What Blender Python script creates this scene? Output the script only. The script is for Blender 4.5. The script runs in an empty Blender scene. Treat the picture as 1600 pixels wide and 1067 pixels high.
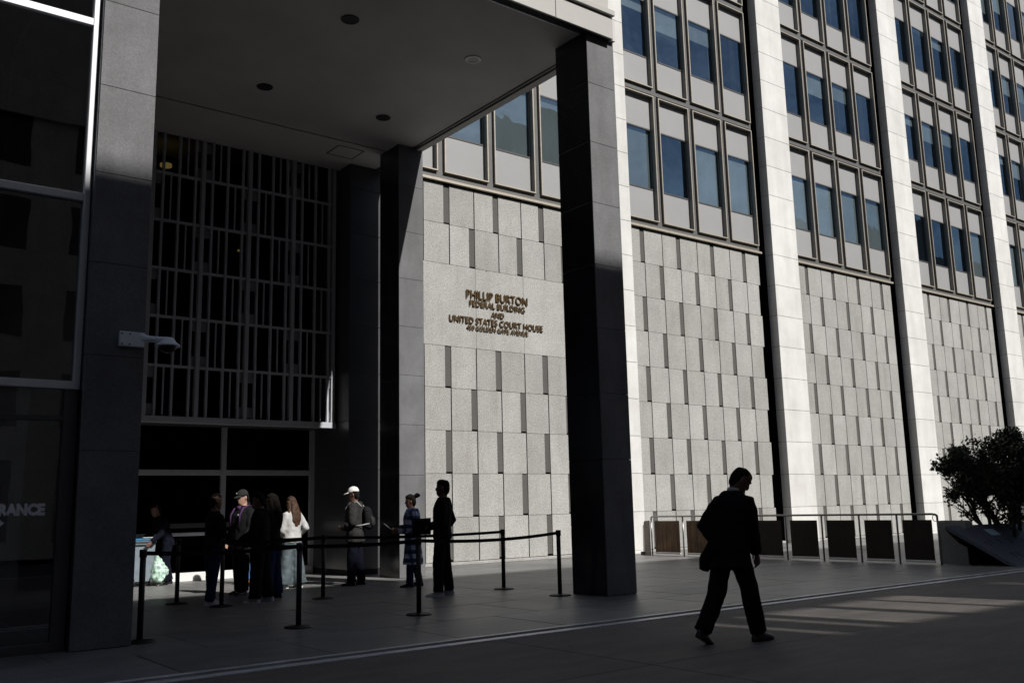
import bpy, math, random
from mathutils import Vector, Matrix, noise
random.seed(7)
S = bpy.context.scene
COL = S.collection

# ------------------------------------------------------------------ camera
cam_d = bpy.data.cameras.new('camera')
cam = bpy.data.objects.new('camera', cam_d)
COL.objects.link(cam)
RT = Vector((0.79120503, -0.61112334, -0.02286611))
UP = Vector((-0.0875689, -0.15021965, 0.98476685))
FW = Vector((0.60524894, 0.77715013, 0.17236994))
M = Matrix.Identity(4)
for i in range(3):
    M[i][0], M[i][1], M[i][2] = RT[i], UP[i], -FW[i]
M[2][3] = 1.4
cam.matrix_world = M
cam_d.sensor_width = 36.0
cam_d.lens = 1476.2 / 1600 * 36
cam_d.clip_start = 0.1
cam_d.clip_end = 2000
S.camera = cam

# ------------------------------------------------------------------ light
SUN = Vector((0.205, -1.0, 0.93)).normalized()
w = bpy.data.worlds.new('World')
S.world = w
w.use_nodes = True
nt = w.node_tree
bg = nt.nodes['Background']
sky = nt.nodes.new('ShaderNodeTexSky')
sky.sky_type = 'NISHITA'
sky.sun_disc = False
sky.sun_elevation = math.asin(SUN.z)
sky.sun_rotation = math.atan2(SUN.x, SUN.y)
# thin high cloud streaks over the clear sky
tcs = nt.nodes.new('ShaderNodeTexCoord'); mps = nt.nodes.new('ShaderNodeMapping'); mps.inputs['Scale'].default_value = (2.0, 5.0, 9.0); mps.inputs['Rotation'].default_value = (0.2, 0.3, 0.5)
nzs = nt.nodes.new('ShaderNodeTexNoise'); nzs.inputs['Scale'].default_value = 1.6; nzs.inputs['Detail'].default_value = 6; nzs.inputs['Roughness'].default_value = 0.62; nzs.inputs['Distortion'].default_value = 0.6
rps = nt.nodes.new('ShaderNodeValToRGB'); rps.color_ramp.elements[0].position = 0.42; rps.color_ramp.elements[1].position = 0.74
rps.color_ramp.elements[0].color = (0.86, 0.87, 0.9, 1); rps.color_ramp.elements[1].color = (2.3, 2.0, 1.75, 1)
mxs = nt.nodes.new('ShaderNodeMix'); mxs.data_type = 'RGBA'; mxs.blend_type = 'MULTIPLY'; mxs.inputs[0].default_value = 1.0
nt.links.new(tcs.outputs['Generated'], mps.inputs[0]); nt.links.new(mps.outputs[0], nzs.inputs['Vector']); nt.links.new(nzs.outputs['Fac'], rps.inputs[0])
nt.links.new(sky.outputs[0], mxs.inputs[6]); nt.links.new(rps.outputs[0], mxs.inputs[7])
nt.links.new(mxs.outputs[2], bg.inputs[0])
bg.inputs[1].default_value = 0.05
sun_d = bpy.data.lights.new('sun', 'SUN')
sun_d.energy = 5.0
sun_d.angle = math.radians(0.5)
sun_d.color = (1.0, 0.975, 0.935)
sun = bpy.data.objects.new('sun', sun_d)
COL.objects.link(sun)
sun.rotation_euler = SUN.to_track_quat('Z', 'Y').to_euler()
sun.location = (10, -20, 40)
S.view_settings.view_transform = 'Standard'
S.view_settings.look = 'None'
S.view_settings.exposure = 0.0
S.view_settings.gamma = 1.0
S.view_settings.use_curve_mapping = False

# ------------------------------------------------------------------ materials
class Mat:
    def __init__(s, name):
        s.m = bpy.data.materials.new(name)
        s.m.use_nodes = True
        s.nt = s.m.node_tree
        s.b = s.nt.nodes['Principled BSDF']
    def n(s, t, **kw):
        x = s.nt.nodes.new(t)
        for k, v in kw.items():
            if hasattr(x, k) and not k.startswith('i_'):
                setattr(x, k, v)
        return x
    def l(s, a, b):
        s.nt.links.new(a, b)

def mixrgb(M_, a, b, fac, mode='MIX'):
    x = M_.n('ShaderNodeMix'); x.data_type = 'RGBA'; x.blend_type = mode
    for sock, v in ((x.inputs[0], fac), (x.inputs[6], a), (x.inputs[7], b)):
        if hasattr(v, 'is_linked'): M_.l(v, sock)
        elif isinstance(v, (int, float)): sock.default_value = v
        else: sock.default_value = (*v, 1)
    return x.outputs[2]

def ramp(M_, val, p0, p1, c0=(0,0,0), c1=(1,1,1)):
    r = M_.n('ShaderNodeValToRGB')
    r.color_ramp.elements[0].position = p0; r.color_ramp.elements[1].position = p1
    r.color_ramp.elements[0].color = (*c0, 1); r.color_ramp.elements[1].color = (*c1, 1)
    M_.l(val, r.inputs[0])
    return r.outputs[0]

def wpos(M_, scale=(1,1,1), obj=False):
    mp = M_.n('ShaderNodeMapping')
    mp.inputs['Scale'].default_value = scale
    if obj:
        g = M_.n('ShaderNodeTexCoord'); M_.l(g.outputs['Object'], mp.inputs[0])
    else:
        g = M_.n('ShaderNodeNewGeometry'); M_.l(g.outputs['Position'], mp.inputs[0])
    return mp.outputs[0]

def ntex(M_, vec, scale, detail=4, rough=0.6):
    t = M_.n('ShaderNodeTexNoise')
    t.inputs['Scale'].default_value = scale; t.inputs['Detail'].default_value = detail
    t.inputs['Roughness'].default_value = rough
    M_.l(vec, t.inputs['Vector'])
    return t.outputs['Fac']

def stone(name, c, speck=0.35, sscale=55, blotch=0.15, rough=0.75, var=0.1, streak=0.0, bump=0.15, coat=0, spec=0.5, bscale=0.9, spots=0.0, pits=0.0):
    """granite / concrete: fine speckle, soft blotches, piece to piece variation, optional vertical weather streaks"""
    m = Mat(name)
    p = wpos(m)
    sp = ntex(m, p, sscale, 2, 0.7)
    dk = tuple(x*(1-speck) for x in c); lt = tuple(min(1, x*(1+speck)) for x in c)
    col = ramp(m, sp, 0.36, 0.64, dk, lt)
    bl = ntex(m, p, bscale, 5, 0.65)
    v = ramp(m, bl, 0.3, 0.7, (1-blotch,)*3, (1+blotch,)*3)
    col = mixrgb(m, col, v, 1.0, 'MULTIPLY')
    if streak:
        st = ntex(m, wpos(m, (1.0, 1.0, 0.16)), 1.9, 5, 0.6)
        col = mixrgb(m, col, ramp(m, st, 0.4, 0.66, (1, 1, 1), (1-streak, 1-streak*1.05, 1-streak*1.15)), 1.0, 'MULTIPLY')
    if var:
        oi = m.n('ShaderNodeObjectInfo')
        col = mixrgb(m, col, ramp(m, oi.outputs['Random'], 0, 1, (1-var, 1-var, 1-var*1.1), (1+var*0.4, 1+var*0.4, 1+var*0.35)), 1.0, 'MULTIPLY')
    if pits:
        vp = m.n('ShaderNodeTexVoronoi'); vp.inputs['Scale'].default_value = 1.5; m.l(p, vp.inputs['Vector'])
        col = mixrgb(m, col, ramp(m, vp.outputs['Distance'], 0.022, 0.04, (0.25, 0.24, 0.23), (1, 1, 1)), pits, 'MULTIPLY')
        dr_ = ntex(m, wpos(m, (2.2, 2.2, 0.35)), 0.8, 6, 0.75)
        col = mixrgb(m, col, ramp(m, dr_, 0.50, 0.70, (1, 1, 1), (0.86, 0.85, 0.83)), pits, 'MULTIPLY')
    if spots:
        big = ntex(m, wpos(m), 0.17, 6, 0.7)
        col = mixrgb(m, col, ramp(m, big, 0.36, 0.66, (1-spots, 1-spots*0.95, 1-spots*0.9), (1+spots*0.5, 1+spots*0.45, 1+spots*0.4)), 1.0, 'MULTIPLY')
        vo = m.n('ShaderNodeTexVoronoi'); vo.inputs['Scale'].default_value = 1.7; m.l(p, vo.inputs['Vector'])
        col = mixrgb(m, col, ramp(m, vo.outputs['Distance'], 0.035, 0.055, (0.45, 0.44, 0.43), (1, 1, 1)), 1.0, 'MULTIPLY')
        smr = ntex(m, wpos(m, (1.0, 4.0, 1.0)), 0.9, 5, 0.7)
        col = mixrgb(m, col, ramp(m, smr, 0.42, 0.62, (1-spots*0.8,)*3, (1.06, 1.05, 1.04)), 1.0, 'MULTIPLY')
    m.l(col, m.b.inputs['Base Color'])
    rr = ramp(m, bl, 0.2, 0.8, (max(0.02, rough-0.1),)*3, (min(1, rough+0.1),)*3)
    m.l(rr, m.b.inputs['Roughness'])
    m.b.inputs['Specular IOR Level'].default_value = spec
    if bump:
        bp = m.n('ShaderNodeBump'); bp.inputs['Strength'].default_value = bump; bp.inputs['Distance'].default_value = 0.01
        m.l(sp, bp.inputs['Height']); m.l(bp.outputs[0], m.b.inputs['Normal'])
    return m.m

def plain(name, c, rough=0.6, metal=0.0, var=0.15, scale=6, spec=0.5, obj=False):
    m = Mat(name)
    nz = ntex(m, wpos(m, obj=obj), scale, 5, 0.65)
    col = ramp(m, nz, 0.3, 0.7, tuple(x*(1-var) for x in c), tuple(min(1, x*(1+var)) for x in c))
    m.l(col, m.b.inputs['Base Color'])
    m.b.inputs['Roughness'].default_value = rough
    m.b.inputs['Metallic'].default_value = metal
    m.b.inputs['Specular IOR Level'].default_value = spec
    return m.m

def cloth(name, c, var=0.3, scale=9, rough=0.95):
    m = Mat(name)
    p = wpos(m, obj=True)
    nz = ntex(m, p, scale, 4, 0.6)
    col = ramp(m, nz, 0.3, 0.7, tuple(x*(1-var) for x in c), tuple(min(1, x*(1+var)) for x in c))
    m.l(col, m.b.inputs['Base Color'])
    m.b.inputs['Roughness'].default_value = rough
    m.b.inputs['Specular IOR Level'].default_value = 0.15
    bp = m.n('ShaderNodeBump'); bp.inputs['Strength'].default_value = 0.4; bp.inputs['Distance'].default_value = 0.02
    m.l(ntex(m, p, 14, 3, 0.5), bp.inputs['Height']); m.l(bp.outputs[0], m.b.inputs['Normal'])
    return m.m

def glass(name, tint=(0.55, 0.6, 0.62), ior=1.7, wob=0.02, refl=(0.92, 0.94, 0.95), tilt=0.0):
    m = Mat(name)
    out = m.nt.nodes['Material Output']
    m.nt.nodes.remove(m.b)
    tr = m.n('ShaderNodeBsdfTransparent'); tr.inputs[0].default_value = (*tint, 1)
    gl = m.n('ShaderNodeBsdfGlossy'); gl.inputs['Roughness'].default_value = 0.01; gl.inputs[0].default_value = (*refl, 1)
    fr = m.n('ShaderNodeFresnel'); fr.inputs[0].default_value = ior
    bp = m.n('ShaderNodeBump'); bp.inputs['Strength'].default_value = wob; bp.inputs['Distance'].default_value = 0.3
    m.l(ntex(m, wpos(m), 0.8, 2, 0.5), bp.inputs['Height'])
    if tilt:
        oi = m.n('ShaderNodeObjectInfo'); wn = m.n('ShaderNodeTexWhiteNoise'); wn.noise_dimensions = '1D'; m.l(oi.outputs['Random'], wn.inputs['W'])
        sc = m.n('ShaderNodeVectorMath'); sc.operation = 'MULTIPLY_ADD'; m.l(wn.outputs['Color'], sc.inputs[0])
        sc.inputs[1].default_value = (tilt, tilt, tilt); sc.inputs[2].default_value = (-tilt/2, -tilt/2, -tilt/2)
        ge = m.n('ShaderNodeNewGeometry'); ad = m.n('ShaderNodeVectorMath'); ad.operation = 'ADD'
        m.l(ge.outputs['Normal'], ad.inputs[0]); m.l(sc.outputs[0], ad.inputs[1])
        no = m.n('ShaderNodeVectorMath'); no.operation = 'NORMALIZE'; m.l(ad.outputs[0], no.inputs[0]); m.l(no.outputs[0], bp.inputs['Normal'])
    m.l(bp.outputs[0], gl.inputs['Normal'])
    mx = m.n('ShaderNodeMixShader')
    gb_ = m.n('ShaderNodeNewGeometry'); mu = m.n('ShaderNodeMath'); mu.operation = 'SUBTRACT'; mu.inputs[0].default_value = 1.0
    m.l(gb_.outputs['Backfacing'], mu.inputs[1])
    mm = m.n('ShaderNodeMath'); mm.operation = 'MULTIPLY'; m.l(fr.outputs[0], mm.inputs[0]); m.l(mu.outputs[0], mm.inputs[1])
    m.l(mm.outputs[0], mx.inputs[0]); m.l(tr.outputs[0], mx.inputs[1]); m.l(gl.outputs[0], mx.inputs[2])
    m.l(mx.outputs[0], out.inputs[0])
    return m.m

def emit(name, c, st):
    m = Mat(name)
    m.b.inputs['Base Color'].default_value = (*c, 1)
    m.b.inputs['Emission Color'].default_value = (*c, 1)
    m.b.inputs['Emission Strength'].default_value = st
    return m.m

def plaid(name):
    m = Mat(name)
    tc = m.n('ShaderNodeTexCoord')
    sep = m.n('ShaderNodeSeparateXYZ'); m.l(tc.outputs['Object'], sep.inputs[0])
    add = m.n('ShaderNodeMath'); add.operation = 'ADD'
    m.l(sep.outputs[0], add.inputs[0]); m.l(sep.outputs[1], add.inputs[1])
    def band(src, f, ph):
        a = m.n('ShaderNodeMath'); a.operation = 'MULTIPLY_ADD'; m.l(src, a.inputs[0]); a.inputs[1].default_value = f; a.inputs[2].default_value = ph
        b = m.n('ShaderNodeMath'); b.operation = 'FRACT'; m.l(a.outputs[0], b.inputs[0])
        return ramp(m, b.outputs[0], 0.42, 0.52)
    v1 = band(sep.outputs[2], 6.2, 0.1); h1 = band(add.outputs[0], 7.5, 0.2)
    c = mixrgb(m, (0.02, 0.03, 0.085), (0.09, 0.14, 0.34), v1)
    c2 = mixrgb(m, (0.04, 0.06, 0.16), (0.55, 0.62, 0.80), v1)
    m.l(mixrgb(m, c, c2, h1), m.b.inputs['Base Color'])
    m.b.inputs['Roughness'].default_value = 0.95
    return m.m

def streaky(name, c0, c1, rough=0.7):
    """rust / wood streaks running down"""
    m = Mat(name)
    nz = ntex(m, wpos(m, (14, 14, 0.9)), 1.6, 6, 0.7)
    n2 = ntex(m, wpos(m), 2.0, 4, 0.6)
    col = ramp(m, nz, 0.3, 0.72, c0, c1)
    col = mixrgb(m, col, ramp(m, n2, 0.35, 0.7, (0.45, 0.42, 0.4), (1.15, 1.1, 1.0)), 1.0, 'MULTIPLY')
    m.l(col, m.b.inputs['Base Color'])
    m.b.inputs['Roughness'].default_value = rough
    return m.m

MT = dict(
    panel=stone('speckled_granite', (0.39, 0.386, 0.372), 0.36, 44, 0.10, 0.85, 0.14, 0.05, pits=1.0),
    band=stone('smooth_grey_stone', (0.098, 0.094, 0.088), 0.06, 20, 0.12, 0.8, 0.10, 0.05),
    pier=stone('white_stone', (0.71, 0.705, 0.685), 0.05, 40, 0.08, 0.8, 0.06, 0.11, 0.05, bscale=1.4),
    fgran=stone('sunlit_grey_granite', (0.26, 0.26, 0.257), 0.2, 60, 0.15, 0.7, 0.08, 0.1, 0.08),
    hgran=stone('sunlit_dark_granite', (0.158, 0.159, 0.166), 0.15, 60, 0.22, 0.8, 0.08, 0.18, 0.06, bscale=1.6),
    dgran=stone('black_polished_granite', (0.028, 0.029, 0.032), 0.35, 60, 0.2, 0.16, 0.10, 0.0, 0.03, bscale=1.6),
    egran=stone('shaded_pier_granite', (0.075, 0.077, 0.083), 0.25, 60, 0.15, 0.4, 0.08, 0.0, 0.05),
    gap=plain('dark_joint', (0.012, 0.012, 0.012), 0.9),
    slot=plain('deep_slot_black', (0.006, 0.006, 0.006), 0.9, spec=0.1),
    mull=plain('dark_mullion_metal', (0.14, 0.137, 0.133), 0.5, 0.2, 0.1),
    gilt=plain('pale_bronze_frame', (0.50, 0.45, 0.37), 0.45, 0.35, 0.12),
    spandrel=plain('grey_enamel_panel', (0.325, 0.324, 0.324), 0.55, 0, 0.04, 0.8),
    blind=stone('roller_blind', (0.36, 0.375, 0.37), 0.02, 20, 0.12, 0.9, 0.35, 0.12, 0),
    room=plain('dark_room', (0.03, 0.03, 0.032), 0.9),
    glass=glass('window_glass', (0.82, 0.86, 0.88), 3.4, 0.03, (0.56, 0.80, 1.0), 0.10),
    lglass=glass('lobby_glass', (0.38, 0.39, 0.41), 2.6, 0.008),
    dglass=glass('dim_entrance_glass', (0.22, 0.22, 0.24), 1.12, 0.004),
    soffit=plain('painted_plaster_soffit', (0.55, 0.535, 0.51), 0.85, 0, 0.10, 0.7),
    fascia=plain('painted_fascia', (0.44, 0.43, 0.405), 0.6, 0, 0.06, 1.2),
    alum=plain('aluminium', (0.74, 0.75, 0.78), 0.45, 0.05, 0.05),
    dalum=plain('dark_bronze_aluminium', (0.10, 0.10, 0.10), 0.45, 0.3, 0.1),
    lattice=plain('painted_grey_metal', (0.50, 0.50, 0.54), 0.6, 0, 0.08),
    plate=plain('dimmed_grey_plate', (0.24, 0.24, 0.26), 0.6, 0, 0.12),  # darker copy of the grille paint; the recess's dimness put into colour
    paver=stone('grey_paving_stone', (0.22, 0.217, 0.215), 0.14, 28, 0.22, 0.46, 0.17, 0, 0.1, bscale=0.6, spots=0.22),
    joint=plain('paving_joint', (0.07, 0.069, 0.068), 0.95),
    walk=stone('sidewalk_concrete', (0.145, 0.127, 0.114), 0.2, 45, 0.2, 0.8, 0.10, 0, 0.12, bscale=0.5, spots=0.26),
    drain=plain('steel_channel_edge', (0.62, 0.62, 0.62), 0.4, 0.2, 0.25, 3),
    asphalt=stone('asphalt', (0.05, 0.05, 0.05), 0.3, 60, 0.2, 0.9, 0, 0),
    steel=plain('steel_rail', (0.30, 0.29, 0.28), 0.35, 0.7, 0.15),
    rust=streaky('rusty_sheet', (0.006, 0.004, 0.003), (0.045, 0.024, 0.010)),
    rust_lit=streaky('sunlit_rusty_sheet', (0.02, 0.012, 0.008), (0.26, 0.15, 0.07)),  # lighter copy of the rust: sunlight put into the panels' colour
    tan=plain('tan_board', (0.28, 0.24, 0.21), 0.8),
    conc=stone('cast_concrete', (0.36, 0.35, 0.335), 0.1, 30, 0.15, 0.8, 0, 0.1),
    white=plain('white_paint', (0.78, 0.78, 0.76), 0.5, 0, 0.04),
    camw=plain('pale_grey_plastic', (0.80, 0.86, 0.92), 0.45, 0, 0.05),
    black=plain('black_plastic', (0.008, 0.008, 0.009), 0.5),
    belt=cloth('belt_webbing', (0.008, 0.008, 0.011)),
    bbelt=plain('pale_rail', (0.72, 0.73, 0.82), 0.5),
    vinyl=plain('white_vinyl', (0.82, 0.83, 0.92), 0.6),
    bronze=plain('cast_bronze_letter', (0.12, 0.075, 0.03), 0.45, 0.6, 0.25),
    lamp=emit('warm_lamp', (1.0, 0.72, 0.18), 1.6),
    lampd=plain('lamp_recess', (0.015, 0.014, 0.014), 0.6),
    lampl=plain('lamp_lens', (0.30, 0.27, 0.25), 0.4),
    wedge=stone('dark_slate_slab', (0.13, 0.145, 0.175), 0.12, 30, 0.15, 0.5, 0, 0),
    leaf=None, bark=plain('bark', (0.05, 0.04, 0.03), 0.9),
    opp=stone('pale_stone', (0.30, 0.29, 0.275), 0.1, 10, 0.15, 0.85, 0, 0.1),
    oppw=plain('dark_window', (0.02, 0.022, 0.025), 0.15),
    skin=plain('skin', (0.16, 0.085, 0.06), 0.55, 0, 0.08, 20, obj=True),  # darkened copy: shade on the figures put into the skin colour
    lit_skin=plain('sunlit_skin', (0.42, 0.25, 0.18), 0.55, 0, 0.08, 20, obj=True),  # lighter copy: sun on two figures put into the skin colour
    suit=cloth('black_suit', (0.008, 0.008, 0.009)),
    dark=cloth('black_cotton', (0.011, 0.011, 0.012)),
    charcoal=cloth('charcoal_cotton', (0.030, 0.029, 0.029)),
    denim=cloth('dark_denim', (0.018, 0.034, 0.09)),
    navy=cloth('navy_cotton', (0.004, 0.005, 0.011)),
    bdenim=cloth('blue_denim', (0.07, 0.14, 0.34)),
    ldenim=cloth('washed_denim', (0.10, 0.125, 0.135), 0.4, 6),
    wknit=cloth('white_knit', (0.50, 0.49, 0.48), 0.12),
    purple=cloth('purple_cotton', (0.10, 0.045, 0.13)),
    hair=cloth('dark_hair', (0.010, 0.008, 0.007), 0.4, 30),
    bhair=cloth('brown_hair', (0.062, 0.034, 0.022), 0.5, 26, 0.6),
    capw=cloth('white_cap', (0.78, 0.77, 0.74), 0.05),
    capb=cloth('black_cap', (0.03, 0.03, 0.03), 0.1),
    sneak=plain('pale_sneaker', (0.55, 0.58, 0.68), 0.7, 0, 0.1),
    wsneak=plain('white_sneaker', (0.75, 0.75, 0.73), 0.7, 0, 0.06),
    orange=plain('orange_shoe', (0.55, 0.18, 0.04), 0.7),
    shoe=plain('black_leather', (0.008, 0.008, 0.008), 0.35),
    plaid=plaid('blue_plaid'),
    paper=plain('paper', (0.72, 0.72, 0.74), 0.8, 0, 0.03),
    bpaper=plain('blue_notice', (0.60, 0.84, 1.0), 0.6, 0, 0.05),
    binm=plain('grey_bin_plastic', (0.20, 0.24, 0.27), 0.5),
    bluerag=plain('blue_cloth', (0.03, 0.30, 0.55), 0.8),
    bag=stone('green_white_bag', (0.42, 0.58, 0.49), 0.55, 14, 0.2, 0.5, 0, 0, 0),
    strap=plain('grey_strap', (0.36, 0.36, 0.36), 0.7),
)
def leafmat():
    m = Mat('shrub_leaf')
    oi = m.n('ShaderNodeNewGeometry')
    c = ramp(m, oi.outputs['Random Per Island'], 0, 1, (0.016, 0.026, 0.009), (0.075, 0.09, 0.032))
    m.l(c, m.b.inputs['Base Color']); m.b.inputs['Roughness'].default_value = 0.5
    return m.m
MT['leaf'] = leafmat()

# ------------------------------------------------------------------ mesh helper
class MB:
    def __init__(s): s.v = []; s.f = []
    def add(s, vs, fs):
        o = len(s.v); s.v += [tuple(x) for x in vs]; s.f += [tuple(i+o for i in f) for f in fs]; return s
    def box(s, x0, x1, y0, y1, z0, z1, ch=0.0):
        if ch <= 0:
            return s.add([(x0,y0,z0),(x1,y0,z0),(x1,y1,z0),(x0,y1,z0),(x0,y0,z1),(x1,y0,z1),(x1,y1,z1),(x0,y1,z1)],
                  [(0,3,2,1),(4,5,6,7),(0,1,5,4),(1,2,6,5),(2,3,7,6),(3,0,4,7)])
        # box with chamfered edges
        vs = []; idx = {}
        for a, X, ix in ((0, x0, 1), (1, x1, -1)):
            for b, Y, iy in ((0, y0, 1), (1, y1, -1)):
                for c, Z, iz in ((0, z0, 1), (1, z1, -1)):
                    for k, p in (('x', (X, Y+iy*ch, Z+iz*ch)), ('y', (X+ix*ch, Y, Z+iz*ch)), ('z', (X+ix*ch, Y+iy*ch, Z))):
                        idx[(a, b, c, k)] = len(vs); vs.append(p)
        g = lambda a, b, c, k: idx[(a, b, c, k)]
        fs = []
        for a in (0, 1):
            q = [g(a,0,0,'x'), g(a,1,0,'x'), g(a,1,1,'x'), g(a,0,1,'x')]; fs.append(q if a else q[::-1])
            q = [g(0,a,0,'y'), g(1,a,0,'y'), g(1,a,1,'y'), g(0,a,1,'y')]; fs.append(q[::-1] if a else q)
            q = [g(0,0,a,'z'), g(1,0,a,'z'), g(1,1,a,'z'), g(0,1,a,'z')]; fs.append(q if a else q[::-1])
        for a in (0, 1):
            for b in (0, 1):
                fs.append([g(a,b,0,'x'), g(a,b,1,'x'), g(a,b,1,'y'), g(a,b,0,'y')])
                fs.append([g(a,0,b,'x'), g(a,1,b,'x'), g(a,1,b,'z'), g(a,0,b,'z')])
                fs.append([g(0,a,b,'y'), g(1,a,b,'y'), g(1,a,b,'z'), g(0,a,b,'z')])
                for c in (0, 1):
                    fs.append([g(a,b,c,'x'), g(a,b,c,'y'), g(a,b,c,'z')])
        return s.add(vs, fs)
    def tube(s, pts, rad, side=None, seg=12, caps=True):
        pts = [Vector(p) for p in pts]
        vs = []; fs = []; n = len(pts)
        for i, p in enumerate(pts):
            t = (pts[min(i+1, n-1)] - pts[max(i-1, 0)])
            t = t.normalized() if t.length > 1e-9 else Vector((0,0,1))
            sd = Vector(side) if side is not None else (Vector((1,0,0)) if abs(t.x) < 0.8 else Vector((0,1,0)))
            a = (sd - t*sd.dot(t))
            if a.length < 1e-6: a = t.orthogonal()
            a.normalize(); b = t.cross(a)
            r = rad[i] if isinstance(rad, (list, tuple)) else rad
            ra, rb = r if isinstance(r, (list, tuple)) else (r, r)
            for k in range(seg):
                th = 2*math.pi*k/seg
                vs.append(p + a*(ra*math.cos(th)) + b*(rb*math.sin(th)))
        for i in range(n-1):
            for k in range(seg):
                k2 = (k+1) % seg
                fs.append((i*seg+k, i*seg+k2, (i+1)*seg+k2, (i+1)*seg+k))
        if caps:
            fs.append(tuple(range(seg))[::-1]); fs.append(tuple(range((n-1)*seg, n*seg)))
        return s.add(vs, fs)
    def ball(s, c, r, seg=12, rings=8):
        c = Vector(c); rx, ry, rz = r if isinstance(r, (list, tuple)) else (r, r, r)
        vs = []; fs = []
        for i in range(1, rings):
            ph = math.pi*i/rings
            for k in range(seg):
                th = 2*math.pi*k/seg
                vs.append(c + Vector((rx*math.sin(ph)*math.cos(th), ry*math.sin(ph)*math.sin(th), rz*math.cos(ph))))
        top = len(vs); vs.append(c+Vector((0,0,rz))); bot = len(vs); vs.append(c-Vector((0,0,rz)))
        for i in range(rings-2):
            for k in range(seg):
                k2 = (k+1) % seg
                fs.append((i*seg+k, (i+1)*seg+k, (i+1)*seg+k2, i*seg+k2))
        for k in range(seg):
            k2 = (k+1) % seg
            fs.append((top, k, k2)); fs.append((bot, (rings-2)*seg+k2, (rings-2)*seg+k))
        return s.add(vs, fs)
    def prism(s, poly, d):
        """closed prism from a polygon of 3-D points pushed by vector d"""
        poly = [Vector(p) for p in poly]; d = Vector(d); n = len(poly)
        fs = [tuple(range(n))[::-1], tuple(range(n, 2*n))]
        for i in range(n): fs.append((i, (i+1) % n, n+(i+1) % n, n+i))
        return s.add(poly + [p+d for p in poly], fs)
    def rings(s, rs):
        """closed loft through equal-length rings of points"""
        n = len(rs[0]); fs = []
        for i in range(len(rs)-1):
            for k in range(n):
                k2 = (k+1) % n
                fs.append((i*n+k, i*n+k2, (i+1)*n+k2, (i+1)*n+k))
        fs.append(tuple(range(n))[::-1]); fs.append(tuple(range((len(rs)-1)*n, len(rs)*n)))
        return s.add([p for r in rs for p in r], fs)
    def mesh(s, name, o=(0,0,0), smooth=False):
        me = bpy.data.meshes.new(name)
        me.from_pydata([(x-o[0], y-o[1], z-o[2]) for x, y, z in s.v], [], s.f)
        me.update()
        if smooth:
            me.polygons.foreach_set('use_smooth', [True]*len(me.polygons))
        return me

def worldloc(o):
    p = Vector((0,0,0))
    while o is not None:
        p += o.location; o = o.parent
    return p
def link(name, me, mat, parent=None, loc=None):
    o = bpy.data.objects.new(name, me); COL.objects.link(o)
    if mat is not None and len(me.materials) == 0: me.materials.append(mat)
    if parent is not None: o.parent = parent
    if loc is not None: o.location = loc
    return o
def obj(name, mb, mat, parent=None, smooth=False, local=False):
    """one mesh object; vertices in world coordinates unless local"""
    o_ = (0,0,0) if (local or parent is None) else worldloc(parent)
    return link(name, mb.mesh(name, o_, smooth), mat, parent)
def thing(name, label, cat, loc=(0,0,0), rz=0.0, group=None):
    o = bpy.data.objects.new(name, None); COL.objects.link(o)
    o.empty_display_size = 0.2
    o.location = loc; o.rotation_euler = (0,0,rz)
    o['label'] = label; o['category'] = cat
    if group: o['group'] = group
    return o
def part_empty(name, parent):
    o = bpy.data.objects.new(name, None); COL.objects.link(o); o.parent = parent; o.empty_display_size = 0.1
    return o
def struct(name, mb, mat):
    o = obj(name, mb, mat); o['kind'] = 'structure'; return o
def piece(name, me, mat, parent, wloc, scale=None):
    """an object sharing mesh data, placed at a world point under its parent"""
    o = link(name, me, mat, parent, Vector(wloc)-worldloc(parent))
    if scale: o.scale = scale
    return o

# ------------------------------------------------------------------ ground
g = MB().add([(-400,-400,-0.20),(500,-400,-0.20),(500,400,-0.20),(-400,400,-0.20)], [(0,1,2,3)])
struct('ground', g, MT['asphalt'])
struct('road', MB().add([(-300,-13,-0.15),(300,-13,-0.15),(300,-3.2,-0.15),(-300,-3.2,-0.15)], [(0,1,2,3)]), MT['asphalt'])

plaza = struct('plaza_pavement', MB().box(-30, 70, 8.83, 30, -0.18, -0.012), MT['joint'])
slab_me = {}
def slab(nm, sx, sy, mat, parent, x, y, top=0.0):
    k = (nm, round(sx, 3), round(sy, 3))
    if k not in slab_me: slab_me[k] = MB().box(0, sx, 0, sy, -0.06, 0, 0.004).mesh(nm)
    return piece(nm, slab_me[k], mat, parent, (x, y, top + random.uniform(-0.0012, 0.0012)))
PX, PY = 1.52, 1.48
ny = 0
y = 8.86
while y < 21.5:
    x = -3.0 + (0.76 if ny % 2 else 0)
    x += max(0, int((y-12)*0.25/PX))*PX
    while x < 24:
        slab('paving_slab', PX-0.012, PY-0.012, MT['paver'], plaza, x, y)
        x += PX
    y += PY; ny += 1
struct('plaza_pavement_far', MB().box(24.5, 70, 8.86, 20.5, -0.06, -0.001), MT['paver'])
struct('plaza_pavement_side', MB().box(-29, -3.2, 8.86, 21, -0.06, -0.001), MT['paver'])

walk = struct('sidewalk', MB().box(-60, 90, -3.0, 8.45, -0.18, -0.012), MT['joint'])
for (y0, y1) in ((-3.0, 1.0), (1.01, 6.17), (6.18, 8.44)):
    x = -12.0
    while x < 70:
        slab('sidewalk_slab', 6.09, y1-y0, MT['walk'], walk, x, y0)
        x += 6.1
struct('kerb', MB().box(-60, 90, -3.2, -3.01, -0.18, 0.0, 0.01), MT['conc'])
# linear drain between the plaza and the sidewalk
dr = struct('drain_channel', MB().box(-30, 70, 8.585, 8.765, -0.10, -0.03), MT['slot'])
obj('channel_edge', MB().box(-30, 70, 8.765, 8.835, -0.10, 0.006, 0.004), MT['drain'], dr)
obj('channel_edge', MB().box(-30, 70, 8.46, 8.585, -0.10, 0.008, 0.004), MT['drain'], dr)

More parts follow.
